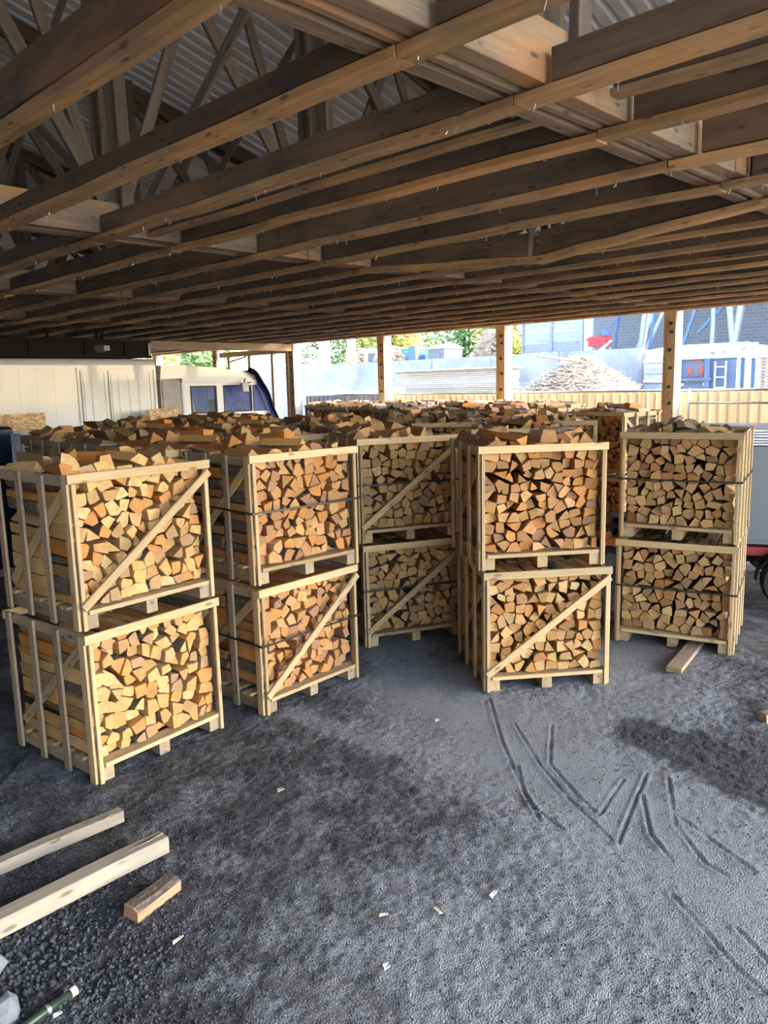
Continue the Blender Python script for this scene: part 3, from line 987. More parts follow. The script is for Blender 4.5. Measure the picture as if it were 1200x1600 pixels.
for k in range(7):
    x, y = BX(13.45, 9.35 + 1.13 * k); FAR.append((x, y, -44.6, '%s sunlit stack from the right along the fence' % ORD[k]))
for k in range(6):
    x, y = BX(12.25, 8.6 + 1.13 * k); FAR.append((x, y, -44.6, '%s stack from the right in the row before the sunlit one' % ORD[k]))
for k in range(3):
    x, y = BX(11.05, 8.9 + 1.13 * k); FAR.append((x, y, -44.6, '%s stack from the right in the third row from the fence' % ORD[k]))
UPV = [v for v in VAR if v[0] == 'upper']; LOV = [v for v in VAR if v[0] == 'lower']
FARLOGS = []
for i, (x, y, yaw, nm) in enumerate(FAR):
    for lev in ('lower', 'upper'):
        r = random.Random(i * 2 + (lev == 'upper'))
        mw = TR(x, y, 0.004 if lev == 'lower' else CH + .006, math.radians(yaw + r.uniform(-1, 1)))
        crate('%s firewood crate, %s' % (lev, nm), mw, 1 if i % 3 == 0 else 0, 0, ('sawn', 'sawn_old') if i < 15 else ('sawn', 'sawn'), 'firewood crates of the rear stacks', r)
        lg_ = (UPV if lev == 'upper' else LOV)[(i * 3 + 1) % 5][1]
        for lg in lg_:
            FARLOGS.append((lg, mw))

# which logs show largest
def score(lg, mw):
    m = np.array(mw)
    if lg['kind'] == 'back': return 0
    cen = m[:3, :3] @ lg['cen'] + m[:3, 3]
    d = np.array([cen[0], cen[1], cen[2] - CAMZ]); dist = np.linalg.norm(d)
    px = R[0][0] * d[0] + R[1][0] * d[1] + R[2][0] * d[2]; pz = R[0][2] * d[0] + R[1][2] * d[1] + R[2][2] * d[2]; py = R[0][1] * d[0] + R[1][1] * d[1] + R[2][1] * d[2]
    if pz < .1 or not (-20 < 600 + 1202 * px / pz < 1220) or not (0 < 800 + 1202 * py / pz < 1600): return 0
    nrm = m[:3, :3] @ np.array([0, -1, 0])
    fac = max(0, -(nrm @ d) / dist)
    if lg['kind'] == 'front' and fac > 0: return lg['area'] * fac / dist ** 2
    if lg['kind'] == 'heap': return .75 * (lg['area'] * fac + .04 * .35 * .2) / dist ** 2
    return 0
sc_ = sorted(range(len(ALL)), key=lambda i: -score(ALL[i][0], ALL[i][1]))
solo = set(sc_[:299])
def log_mesh(items, name, world):
    V = []; F = []; mi = []; uv = []; tint = []; o = 0
    for lg, m in items:
        v = lg['V']
        if world:
            mm = np.array(m); v = v @ mm[:3, :3].T + mm[:3, 3]
        else:
            v = v - lg['cen']
        V.append(v); F += [tuple(q + o for q in f_) for f_ in lg['F']]; mi += lg['mi']
        for u in lg['uv']: uv += u
        tint.append(np.tile(np.array(lg['t'] + (1,), np.float32), (len(v), 1))); o += len(v)
    V = np.vstack(V)
    me = bpy.data.meshes.new(name)
    me.from_pydata(V.tolist(), [], F)
    for m_ in LOGM: me.materials.append(m_)
    me.polygons.foreach_set('material_index', np.array(mi, np.int32))
    ul = me.uv_layers.new(name='UVMap'); ul.data.foreach_set('uv', np.array(uv, np.float32).ravel())
    at = me.attributes.new('tint', 'FLOAT_COLOR', 'POINT'); at.data.foreach_set('color', np.vstack(tint).ravel())
    me.update()
    return me
def look(lg):
    t = lg['t']; s = 'pale' if t[0] > .6 and t[1] > .38 else ('orange' if t[0] / t[1] > 1.85 else ('dark' if t[0] < .42 else 'tan'))
    return s
rest = []
def px_of(lg, mw):
    p = np.array(mw)[:3, :3] @ lg['cen'] + np.array(mw)[:3, 3]; d = p - np.array([0, 0, CAMZ]); Rm = np.array(R)
    q = Rm.T @ d
    return q[0] / q[2]
hs_ = {}
for i in solo:
    if ALL[i][0]['kind'] == 'heap': hs_.setdefault((ALL[i][2], look(ALL[i][0])), []).append(i)
heapn = {}
for k_, l_ in hs_.items():
    for q_, i in enumerate(sorted(l_, key=lambda i: px_of(ALL[i][0], ALL[i][1]))): heapn[i] = ORD[q_] if q_ < 20 else 'last'
for i, (lg, mw, txt, lev) in enumerate(ALL):
    if i not in solo:
        rest.append((lg, mw)); continue
    o = link('split_log', log_mesh([(lg, None)], 'split_log', False), None, mw @ Matrix.Translation(tuple(lg['cen'])))
    k = lg['k']; m = lg['m']
    if lg['kind'] == 'heap':
        o['label'] = '%s of %s split logs from left, atop the %s' % (heapn[i], look(lg), txt)
        o['group'] = 'logs heaped on the %s' % txt
    else:
        ks = '%s from left' % ORD[k] if k < m / 2 else '%s from right' % ORD[m - 1 - k]
        o['label'] = '%s split log, %s, row %s from bottom, %s' % (look(lg), ks, ORD[lg['row']], txt)
        o['label'] = o['label'].replace('row %s from bottom' % ORD[lg['row']], '%s row up' % ORD[lg['row']])
        o['group'] = 'split logs in the %s' % txt
    o['category'] = 'log'
me = log_mesh(rest + FARLOGS, 'firewood', True)
thing('firewood', 'split firewood filling the rear crates and the backs of the front ones', 'firewood', None, None, me, 'stuff')

# ------------------------------------------------------------------ things on the floor in front
def rot_to(d):
    return math.atan2(d[1], d[0])
def gz(x, y):
    return float(floorz(np.array([x]), np.array([y]))[0])
for (e, d, W, H, mat, lab) in (((-1.595, 4.185), (-.71, -.70), .075, .07, 'floorbeam', 'pale squared timber on the gravel, the farther of the two'), ((-1.25, 3.875), (-.69, -.725), .10, .095, 'floorbeam', 'greyed squared timber on the gravel, thicker and nearer, with a split end')):
    x, y = e[0] + d[0] * 1.1, e[1] + d[1] * 1.1
    t = thing('squared_timber', lab, 'timber', TR(x, y, H / 2 + .008, rot_to(d)), 'squared timbers lying on the gravel')
    me = plank(2.2, W, H, mat, .006, .002, 10, 3)
    link('beam', me, t)
    if H > .08:
        s = MB()
        for k in range(5):
            s.box(-1.1 + .02 * k, -.012 + .003 * k, H / 2 - .004, -1.1 + .02 * k + .13, -.004 + .002 * k, H / 2 + .005)
        link('split_fibres', s.mesh('split_fibres', M['sawn_old']), t)
    else:
        s = MB(); r = random.Random(3)
        for k in range(14):
            x0 = r.uniform(-1.08, -.7); y0 = W / 2 + r.uniform(-.012, .008)
            s.tube((x0, y0, H / 2), (x0 + r.uniform(-.05, .05), y0 + r.uniform(-.01, .02), H / 2 + r.uniform(.002, .012)), .0012, 4)
        link('splinters', s.mesh('splinters', M['sawn_new']), t, None, kind='stuff')
r = random.Random(11)
lg = make_log([(-.055, -.032), (.05, -.034), (.056, .02), (.02, .036), (-.045, .034)], {2, 3}, -.14, .14, r, (.46, .27, .15))
lg['cen'] = np.zeros(3)
thing('split_log', 'loose reddish split log lying on the gravel beside the greyed timber', 'log', Matrix.Translation((-1.19, 3.45, gz(-1.19, 3.45) + .036)) @ Matrix.Rotation(rot_to((.13, .21)) - PI / 2, 4, 'Z'), None, log_mesh([(lg, None)], 'split_log', False))
lg = make_log([(-.05, -.04), (.05, -.04), (.03, .04), (-.04, .035)], {2}, -.13, .13, r, (.42, .28, .18)); lg['cen'] = np.zeros(3)
thing('split_log', 'dark split log on the floor at the right edge of the picture', 'log', Matrix.Translation((2.85, 5.33, .03)) @ Matrix.Rotation(1.9, 4, 'Z'), None, log_mesh([(lg, None)], 'split_log', False))
t = thing('floor_plank', 'short brown plank on the floor poking out under the rightmost front stack', 'plank', TR(2.745, 6.70, .026, rot_to((.515, .745))))
link('board', plank(1.05, .125, .045, 'sawn_old', .003, .001, 4, 8), t)

def rock(name, lab, x, y, s, mat, seed, sq=(1, 1, 1), cat='stone'):
    r = random.Random(seed); b = bpy.data.meshes.new(name)
    import bmesh
    bm = bmesh.new()
    bmesh.ops.create_icosphere(bm, subdivisions=2, radius=1)
    dirs = [Vector((r.gauss(0, 1), r.gauss(0, 1), r.gauss(0, 1))).normalized() for _ in range(11)]
    lim = [r.uniform(.55, .85) for _ in dirs]
    for v in bm.verts:
        for d, l in zip(dirs, lim):
            k = v.co.dot(d)
            if k > l: v.co -= d * (k - l)
        v.co = Vector((v.co.x * s * sq[0], v.co.y * s * sq[1], v.co.z * s * sq[2]))
    bm.to_mesh(b); bm.free(); b.materials.append(M[mat])
    return thing(name, lab, cat, Matrix.Translation((x, y, gz(x, y) + s * sq[2] * .55)), None, b)
rock('stone', 'pale grey angular stone at the left edge below the timbers', -1.77, 3.00, .075, 'stone_grey', 4)
rock('stone', 'grey block of stone in the bottom left corner', -1.60, 2.74, .085, 'stone_grey', 9)
b = MB().tube((0, 0, 0), (.34, 0, 0), .017, 14).tube((-.012, 0, 0), (.0, 0, 0), .020, 14, 1).tube((.10, 0, 0), (.115, 0, 0), .0195, 14, 1)
t = thing('pipe', 'dark green pipe with a pale end, on gravel in the bottom left corner', 'pipe', TR(-1.352, 2.842, .032, rot_to((-.58, -.82))))
link('tube', MB().tube((0, 0, 0), (.34, 0, 0), .017, 14).mesh('tube', M['pipe_green'], True), t)
link('end_collar', MB().tube((-.02, 0, 0), (.006, 0, 0), .0195, 14).mesh('end_collar', M['whiteboard']), t)
link('ring', MB().tube((.10, 0, 0), (.115, 0, 0), .0195, 14).mesh('ring', M['steel']), t)
def chip(x, y, L, W, a, mat, lab, cat='wood chip'):
    b = MB().add([(-L / 2, -W / 2, 0), (L / 2, -W * .3, .004), (L / 2, W * .4, .002), (-L * .4, W / 2, .003), (-L / 2, -W / 2, .006), (L / 2, -W * .3, .011), (L / 2, W * .4, .009), (-L * .4, W / 2, .01)],
                 [(3, 2, 1, 0), (4, 5, 6, 7), (0, 1, 5, 4), (1, 2, 6, 5), (2, 3, 7, 6), (3, 0, 4, 7)])
    thing('wood_chip' if cat == 'wood chip' else 'scrap', lab, cat, TR(x, y, gz(x, y) + .006, a), None, b.mesh('chip', M[mat]))
chip(-.695, 4.488, .045, .03, .5, 'leafbit', 'small pale green scrap on the dark gravel below the second stack', 'scrap')
chip(-1.38, 2.76, .035, .014, .6, 'bluebit', 'pale blue scrap on the gravel beside the green pipe', 'scrap')
chip(.21, 3.32, .05, .018, 2.2, 'chip', 'wood chip on the gravel, centre foreground')
chip(-.05, 3.30, .045, .012, .2, 'chip', 'thin wood chip on the gravel left of the central chip')
chip(-.04, 2.98, .03, .03, .4, 'whiteboard', 'small white scrap on the gravel at the bottom middle', 'scrap')
chip(-1.0, 3.18, .06, .012, .9, 'chip', 'thin wood splinter on the gravel right of the loose log')
chip(.49, 3.43, .055, .02, .9, 'whiteboard', 'pale wood chip in the gravel right of the centre')
chip(.36, 5.45, .03, .025, 0, 'whiteboard', 'tiny white scrap on the floor left of the tyre marks', 'scrap')

# ------------------------------------------------------------------ truck
t = thing('truck', 'white box truck parked behind the firewood on the left', 'truck', BM)
J_ = 15.2
b = MB()
cp = [(2.0, .95), (8.62, .95), (8.62, 3.0)] + [(8.62 - .16 + .16 * math.cos(a), 3.0 + .16 * math.sin(a)) for a in (.5, 1.0, 1.57)] + [(2.0, 3.16)]
b.prism(cp, J_ + .12, J_ + 2.1)
# rounded roof edge towards the camera
n = 6; v = []; f = []
for c in (2.0, 8.56):
    for k in range(n + 1):
        a = PI / 2 * k / n
        v.append((c, J_ + .13 - .13 * math.sin(a), 3.03 + .13 * math.cos(a)))
    v.append((c, J_, .95)); v.append((c, J_ + .13, .95))
m_ = n + 3
f = [(i, i + m_, (i + 1) % m_ + m_, (i + 1) % m_) for i in range(m_)] + [tuple(range(m_))[::-1], tuple(range(m_, 2 * m_))]
b.add(v, f)
link('box_body', b.mesh('box_body', M['truck_white']), t)
for k in range(13):
    c = 2.4 + k * .33
    if c > 6.6: break
    link('panel_seam', MB().box(c, J_ - .004, 1.0, c + .012, J_ + .01, 2.98).mesh('panel_seam', M['truck_white']), t)
rv = MB()
for k in range(60):
    rv.tube((2.1 + k * .076, J_ - .004, 2.98), (2.1 + k * .076, J_ + .01, 2.98), .008, 5)
link('rivets', rv.mesh('rivets', M['truck_white']), t, None, kind='stuff')
fr = MB().box(6.82, J_ - .02, 2.93, 8.54, J_ + .01, 2.98).box(6.82, J_ - .02, 1.0, 6.87, J_ + .01, 2.93).box(8.49, J_ - .02, 1.0, 8.54, J_ + .01, 2.93)
link('door_frame', fr.mesh('door_frame', M['truck_white']), t)
for (a, c) in ((6.90, 7.45), (7.48, 8.46)):
    d = link('door', MB().box(a, J_ - .018, 1.0, c, J_ + .01, 2.90).box(a + .04, J_ - .028, 1.04, a + .07, J_ - .01, 2.86).box(c - .07, J_ - .028, 1.04, c - .04, J_ - .01, 2.86).mesh('door', M['truck_white']), t)
    link('hinge_rod', MB().tube((a - .012, J_ - .03, 1.0), (a - .012, J_ - .03, 2.92), .010, 6).mesh('hinge_rod', M['greysteel']), d)
    k = a + .2
    while k < c - .15:
        link('rib', MB().box(k, J_ - .026, 1.05, k + .05, J_ - .01, 2.84).mesh('rib', M['truck_white']), d)
        k += .22
# cab
cab = MB()
Y0, Y1 = J_ + .08, J_ + 2.0
for (ya, yb) in ((Y0, Y0 + .06), (Y1 - .06, Y1)):
    cab.prism([(9.2, .9), (11.75, .9), (11.66, 1.95), (9.2, 1.95)], ya, yb)
    cab.prism([(9.2, 1.95), (9.42, 1.95), (9.42, 2.57), (9.2, 2.57)], ya, yb)
    cab.prism([(10.10, 1.95), (10.30, 1.95), (10.30, 2.57), (10.10, 2.57)], ya, yb)
    cab.prism([(9.2, 2.57), (11.28, 2.57), (11.18, 2.74), (9.2, 2.74)], ya, yb)
    cab.prism([(11.08, 1.95), (11.12, 1.95), (11.12, 2.57), (11.08, 2.57)], ya, yb)
    cab.prism([(11.36, 2.57), (11.28, 2.57), (11.55, 1.95), (11.66, 1.95)], ya, yb)
cab.box(9.2, Y0, .9, 9.26, Y1, 2.7)
cab.box(11.4, Y0 + .06, .9, 11.7, Y1 - .06, 1.93)
link('cab', cab.mesh('cab', M['truck_white']), t)
vent = MB().box(8.70, Y0 + .02, .9, 9.2, Y1, 2.72)
for k in range(6):
    vent.box(8.74, Y0 - .0, 1.7 + k * .17, 9.12, Y0 + .03, 1.7 + k * .17 + .14)
link('cab_vent_panel', vent.mesh('cab_vent_panel', M['truck_grey']), t)
roof = MB().prism([(8.68, 2.72), (9.2, 2.74), (11.2, 2.70), (11.22, 2.78), (11.0, 2.87), (10.2, 2.97), (9.3, 3.03), (8.72, 3.03)], Y0 - .03, Y1 + .03).prism([(9.2, 2.66), (11.22, 2.62), (11.22, 2.70), (9.2, 2.74)], Y0 - .05, Y1 + .05)
link('cab_roof', roof.mesh('cab_roof', M['truck_white']), t)
for (c0, c1) in ((9.44, 10.09), (10.31, 11.07)):
    wd_ = link('window_rubber', MB().box(c0 - .02, Y0 - .012, 1.95, c1 + .02, Y0 + .04, 1.985).box(c0 - .02, Y0 - .012, 2.54, c1 + .02, Y0 + .04, 2.575).box(c0 - .02, Y0 - .012, 1.985, c0 + .015, Y0 + .04, 2.54).box(c1 - .015, Y0 - .012, 1.985, c1 + .02, Y0 + .04, 2.54).mesh('window_rubber', M['rubber']), t)
    link('pane', MB().box(c0, Y0 + .012, 1.97, c1, Y0 + .018, 2.56).mesh('pane', M['glass']), wd_)
wd_ = link('window_rubber', MB().box(11.12, Y0 - .01, 1.95, 11.145, Y0 + .03, 2.57).box(11.12, Y0 - .01, 1.95, 11.55, Y0 + .03, 1.975).mesh('window_rubber', M['rubber']), t)
link('pane', MB().prism([(11.14, 1.97), (11.54, 1.97), (11.29, 2.57), (11.14, 2.57)], Y0 + .012, Y0 + .018).mesh('pane', M['glass']), wd_)
mi_ = link('mirror', MB().box(10.62, Y0 - .30, 2.42, 10.80, Y0 - .22, 2.62).box(10.64, Y0 - .31, 2.44, 10.78, Y0 - .30, 2.60).mesh('mirror', M['greysteel']), t)
link('mirror_arm', MB().tube((10.8, Y0 - .26, 2.6), (11.1, Y0, 2.64), .014, 6).tube((10.7, Y0 - .26, 2.62), (10.85, Y0 - .1, 2.72), .014, 6).mesh('mirror_arm', M['rubber']), mi_)
sw = MB()
for k in range(14):
    a0, a1 = 2 * PI * k / 14, 2 * PI * (k + 1) / 14
    P_ = lambda a: (11.0 + .2 * .45 * math.cos(a), Y0 + .5 + .2 * math.sin(a), 2.03 + .2 * .85 * math.cos(a))
    sw.tube(P_(a0), P_(a1), .016, 6)
sw.tube((11.0, Y0 + .5, 2.03), (11.35, Y0 + .5, 1.8), .03, 8)
link('steering_wheel', sw.mesh('steering_wheel', M['rubber']), t)
for c in (9.55, 10.4):
    link('seat', MB().prism([(c, 1.3), (c + .5, 1.3), (c + .5, 1.5), (c + .16, 1.55), (c + .06, 2.25), (c - .05, 2.25)], Y0 + .2, Y0 + .75).mesh('seat', M['greysteel']), t)
link('chassis', MB().box(2.2, J_ + .4, .6, 11.5, J_ + 1.7, .93).mesh('chassis', M['black']), t)
wh = MB().wheel((0, 0, 0), (0, 1, 0), .48, .26)
wm = wh.mesh('wheel', [M['tyre'], M['greysteel']])
for c in (3.6, 10.6):
    for y in (J_ + .25, J_ + 1.9):
        link('wheel', wm, t, Matrix.Translation((c, y, .48)))
# blue tarpaulin over the windscreen
v = []; f = []; nx, ny = 14, 22
for side in (0, 1):
    for i in range(nx + 1):
        s = i / nx
        c = 11.02 + .80 * s ** .75; z = 2.90 - 1.5 * s ** 1.35
        for k in range(ny + 1):
            y = Y0 - .10 + (Y1 - Y0 + .2) * k / ny
            o = .025 * math.sin(k * 1.7 + i * .6) + .02 * math.sin(k * .7 + i)
            v.append((c + o - .012 * side, y, z + .5 * o - .012 * side))
N_ = (nx + 1) * (ny + 1)
for i in range(nx):
    for k in range(ny):
        a = i * (ny + 1) + k
        f.append((a, a + 1, a + ny + 2, a + ny + 1)); f.append((N_ + a, N_ + a + ny + 1, N_ + a + ny + 2, N_ + a + 1))
tp = thing('tarpaulin', 'blue tarpaulin draped over the windscreen of the white truck', 'tarpaulin', BM)
link('sheet', mesh('sheet', v, f, M['tarp_blue'], None, True), tp)
bl = MB()
for k in range(12):
    s, s2 = k / 12, (k + 1) / 12
    P_ = lambda s: (10.95 + .78 * s ** .75, Y0 - .13 - .02 * math.sin(s * 14), 2.93 - 1.2 * s ** 1.35)
    bl.tube(P_(s), P_(s2), .055 - .02 * s, 7)
link('rolled_edge', bl.mesh('rolled_edge', M['black'], True), tp)
v = []; f = []
for i in range(13):
    for k in range(19):
        v.append((9.86 + 1.85 * k / 18, Y1 + .05 + .03 * math.sin(k * 1.1 + i * .5), 1.45 + 1.45 * i / 12))
for i in range(12):
    for k in range(18):
        a = i * 19 + k
        f.append((a, a + 1, a + 20, a + 19))
link('side_flap', mesh('side_flap', v, f, M['tarp_blue'], None, True), tp)
t = thing('crossbeam', 'pale squared beam under the joists above the truck cab', 'beam', BM)
for a, b in ((6.4, 10.6), (10.61, 14.7)):
    board('beam_length', t, (a, 18.2, ZB - .11), (b, 18.2, ZB - .11), .18, .2, 'post', (0, 0, 1), .004, 6, 4)  # pale post wood puts a sunlit tone into the beam's colour
# roof rack box on the truck
t = thing('roof_box', 'long black framed box lying on top of the white truck box', 'box', BM)
yb = J_ + .12
link('box', MB().box(2.2, yb + .04, 3.20, 8.5, yb + 1.5, 3.52).mesh('box', M['black']), t)
for z in (3.185, 3.50):
    link('rail', MB().box(2.15, yb, z, 8.56, yb + .06, z + .05).mesh('rail', M['black']), t)
for c in (2.3, 3.6, 4.9, 6.0, 7.1, 7.95, 8.5):
    link('upright', MB().box(c, yb + .01, 3.22, c + .05, yb + .06, 3.52).mesh('upright', M['greysteel'] if c == 8.5 else M['black']), t)
ov = MB()
pr = [(7.45 + .16 * math.cos(a), 3.37 + .08 * math.sin(a)) for a in [2 * PI * k / 16 for k in range(16)]]
link('oval_hole', ov.prism(pr, yb + .02, yb + .045).mesh('oval_hole', M['rubber']), t)
link('white_cap', MB().box(7.50, yb - .005, 3.33, 7.62, yb + .04, 3.43).mesh('white_cap', M['whiteboard']), t)
for c, h in ((4.4, .26), (6.48, .26), (7.5, .27), (7.62, .24)):
    link('stay', MB().box(c, yb + .3, 3.52, c + .05, yb + .34, 3.52 + h).mesh('stay', M['black']), t)
link('stay', MB().tube((6.75, yb + .32, 3.55), (7.5, yb + .32, 3.77), .014, 6).mesh('stay', M['black']), t)

# flatbed side in front of the truck with two chipboard sheets
t = thing('flatbed_trailer', 'grey flatbed trailer with a low side in front of the white truck', 'trailer', BM)
link('side_wall', MB().box(3.4, 14.42, 1.0, 8.95, 14.47, 1.80).mesh('side_wall', M['greysteel']), t)
link('top_rail', MB().box(3.4, 14.38, 1.78, 8.95, 14.86, 1.83).mesh('top_rail', M['alu']), t)
link('bed', MB().box(3.4, 14.4, .85, 8.95, 15.0, 1.0).mesh('bed', M['greysteel']), t)
wm2 = MB().wheel((0, 0, 0), (0, 1, 0), .42, .22).mesh('wheel', [M['tyre'], M['greysteel']])
for c in (4.4, 5.4, 8.0):
    link('wheel', wm2, t, Matrix.Translation((c, 14.6, .425)))
for (a, c, z1, lab) in ((4.6, 5.9, 2.14, 'chipboard sheet against the truck at the left edge'), (7.98, 8.70, 2.12, 'small chipboard sheet standing below the truck box corner')):
    t = thing('chipboard_sheet', lab, 'board', BM @ Matrix.Translation((0, 14.6, 1.832)) @ Matrix.Rotation(-.12, 4, 'X'), 'chipboard sheets')
    link('sheet', MB().box(a, 0, 0, c, .018, z1 - 1.83).mesh('sheet', M['osb']), t)

# navy wrapped pile and silver poles on the left
t = thing('wrapped_pallet', 'tall pile wrapped in dark navy plastic at the left edge', 'pallet', BM)
v = []; f = []
r = random.Random(5); n = 24; hs = [0, .4, .8, 1.2, 1.6, 1.9, 1.94]
outl = []
for k in range(n):
    a = 2 * PI * k / n
    x = max(-1, min(1, 1.35 * math.cos(a))); y = max(-1, min(1, 1.35 * math.sin(a)))
    outl.append((3.3 + .75 * x, 11.75 + .7 * y))
for i, h in enumerate(hs):
    for (x, y) in outl:
        k = .96 if i == len(hs) - 1 else 1
        v.append((3.3 + (x - 3.3) * k + r.gauss(0, .012), 11.75 + (y - 11.75) * k + r.gauss(0, .012), h + .12))
for i in range(len(hs) - 1):
    for k in range(n):
        f.append((i * n + k, i * n + (k + 1) % n, (i + 1) * n + (k + 1) % n, (i + 1) * n + k))
f.append(tuple((len(hs) - 1) * n + k for k in range(n)))
link('wrapping', mesh('wrapping', v, f, M['navy'], None, False), t)
for y in (11.15, 11.75, 12.35):
    link('skid', MB().box(2.6, y - .05, 0, 4.0, y + .05, .14).mesh('skid', M['sawn_old']), t)
pm = MB().tube((0, 0, 0), (0, 0, 2.05), .022, 10).mesh('silver_pole', M['steel'], True)
for k, lab in enumerate(('leftmost of the four silver poles by the navy pile', 'second silver pole from the left by the navy pile', 'third silver pole from the left by the navy pile', 'rightmost of the four silver poles by the navy pile')):
    thing('silver_pole', lab, 'pole', BM @ Matrix.Translation((3.22 + .05 * k, 9.02 - .03 * k, .01)) @ Matrix.Rotation(-.02 * k + .02, 4, 'Y'), 'silver poles', pm)

# ------------------------------------------------------------------ trailer and orange machine between the right stacks
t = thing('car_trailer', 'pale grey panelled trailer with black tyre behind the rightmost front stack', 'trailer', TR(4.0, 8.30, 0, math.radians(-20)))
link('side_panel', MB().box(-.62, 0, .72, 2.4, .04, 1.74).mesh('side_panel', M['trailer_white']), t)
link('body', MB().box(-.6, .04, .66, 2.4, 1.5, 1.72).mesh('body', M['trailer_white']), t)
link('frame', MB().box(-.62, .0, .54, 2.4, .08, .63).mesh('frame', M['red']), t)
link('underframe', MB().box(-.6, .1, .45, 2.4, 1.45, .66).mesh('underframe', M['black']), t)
mg = MB()
for k in range(9):
    a0, a1 = PI * k / 9, PI * (k + 1) / 9
    q = [(.42 - .34 * math.cos(a), .30 + .34 * math.sin(a)) for a in (a0, a1)]
    mg.add([(q[0][0], -.24, q[0][1]), (q[1][0], -.24, q[1][1]), (q[1][0], -.0, q[1][1]), (q[0][0], -.0, q[0][1]), (q[0][0], -.24, q[0][1] + .012), (q[1][0], -.24, q[1][1] + .012), (q[1][0], -.0, q[1][1] + .012), (q[0][0], -.0, q[0][1] + .012)],
           [(0, 3, 2, 1), (4, 5, 6, 7), (0, 1, 5, 4), (2, 3, 7, 6)])
link('mudguard', mg.mesh('mudguard', M['black']), t)
tm = MB().wheel((0, 0, 0), (0, 1, 0), .29, .2).mesh('wheel', [M['tyre'], M['greysteel']])
for x, y in ((.42, -.12), (.42, 1.62)):
    link('wheel', tm, t, Matrix.Translation((x, y, .295)))
link('drawbar', MB().tube((-.6, .7, .5), (-1.0, .7, .42), .03, 8).tube((-.95, .7, .42), (-.95, .7, .0), .02, 8).mesh('drawbar', M['steel']), t)
t = thing('sheet_stack', 'stack of silvery metal sheets lying on the pale grey trailer', 'sheets', TR(4.0, 8.30, 1.75, math.radians(-20)))
for k in range(6):
    link('sheet', MB().box(-.55 + .02 * (k % 2), .03 - .015 * (k % 3), k * .03, 2.3, 1.4, k * .03 + .02).mesh('sheet', M['steel']), t)
t = thing('orange_machine', 'small orange machine with a black wheel between the right stacks', 'machine', TR(2.98, 9.75, 0, math.radians(-10)))
link('body', MB().prism([(-.12, .16), (.55, .16), (.55, .44), (.1, .48), (-.12, .40)], .10, .6).mesh('body', M['orange']), t)
link('engine', MB().box(-.02, .12, .48, .5, .55, .72).mesh('engine', M['black']), t)
link('arm', MB().box(-.2, .05, .58, .35, .12, .64).tube((-.15, .08, .6), (-.22, .08, .98), .02, 8).mesh('arm', M['rubber']), t)
tm = MB().wheel((0, 0, 0), (0, 1, 0), .175, .11, 22).mesh('wheel', [M['tyre'], M['slate']])
for x, y in ((-.06, .02), (-.06, .68), (.45, .02), (.45, .68)):
    link('wheel', tm, t, Matrix.Translation((x, y, .18)))

# ------------------------------------------------------------------ fences, wire screen, cyan board
def fence(ja, jb, mat, lab, step=.38):
    t = thing('sheet_fence', lab, 'fence', BM, 'sheet fences between the posts')
    h = 2.22
    pr = [(0, 0), (.10, 0), (.125, .03), (.165, .03), (.19, 0), (.29, 0), (.315, .03), (.355, .03), (.378, 0)]
    v = []; f = []
    for (y, c) in pr:
        for z in (.12, h):
            for e in (0, .003): v.append((15.05 + c + e, y, z))
    for i in range(len(pr) - 1):
        a = i * 4
        f += [(a, a + 4, a + 6, a + 2), (a + 1, a + 3, a + 7, a + 5)]
    me = mesh('fence_sheet', v, f, M[mat])
    k = ja
    while k + step <= jb + .01:
        link('fence_sheet', me, t, Matrix.Translation((0, k, 0)))
        k += step
    link('top_rail', MB().tube((15.04, ja, h + .02), (15.04, jb, h + .02), .026, 8).mesh('top_rail', M['steel'], True), t)
    for y in (ja + .02, (ja + jb) / 2, jb - .02):
        link('fence_post', MB().tube((15.13, y, 0), (15.13, y, h + .02), .025, 8).mesh('fence_post', M['steel'], True), t)
fence(-1.0, 2.8, 'fence_tan', 'tan sheet fence beyond the right edge')
fence(2.8, 6.6, 'fence_tan', 'tan sheet fence at the far right, behind a tubular barrier')
fence(6.72, 10.52, 'fence_tan', 'glowing tan sheet fence below the brush heap')
fence(10.72, 14.52, 'fence_tan', 'tan sheet fence below the long board stack')
fence(14.6, 18.1, 'fence_grey', 'blue grey sheet fence at the left, next to the wire screen')
t = thing('tubular_barrier', 'tubular steel barrier standing before the far right fence', 'barrier', BM)
for z, y0, y1 in ((2.0, 3.0, 6.35), (1.1, 3.0, 6.35)):
    link('rail', MB().tube((14.98, y0, z), (14.98, y1, z), .022, 8).mesh('rail', M['steel'], True), t)
for y in (3.0, 6.35):
    link('stand', MB().tube((14.98, y, .0), (14.98, y, 2.28 if y > 6 else 2.0), .022, 8).mesh('stand', M['steel'], True), t)
t = thing('wire_screen', 'tall timber framed wire mesh screen right of the truck cab', 'screen', BM)
for (y0, y1, z0, z1) in ((18.42, 22.0, 3.50, 3.66), (18.42, 22.0, 1.25, 1.4)):
    link('rail', MB().box(14.74, y0, z0, 14.82, y1, z1).mesh('rail', M['sawn_new']), t)
for y in (18.48, 19.2, 20.38, 21.5):
    link('stile', MB().box(14.75, y - .06, 0, 14.83, y + .06, 3.62).mesh('stile', M['sawn_new']), t)
for (ya, yb_) in ((18.54, 19.14), (19.26, 20.32), (20.44, 21.44)):
    b = MB()
    y = ya
    while y <= yb_:
        b.box(14.788, y - .004, 1.4, 14.793, y + .004, 3.5); y += .06
    z = 1.42
    while z < 3.5:
        b.box(14.786, ya, z - .004, 14.79, yb_, z + .004); z += .06
    link('wire_mesh', b.mesh('wire_mesh', M['steel']), t, None, kind='stuff')
link('lath', MB().tube((14.74, 21.4, 3.35), (14.74, 20.5, 3.48), .03, 4).mesh('lath', M['sawn_new']), t)
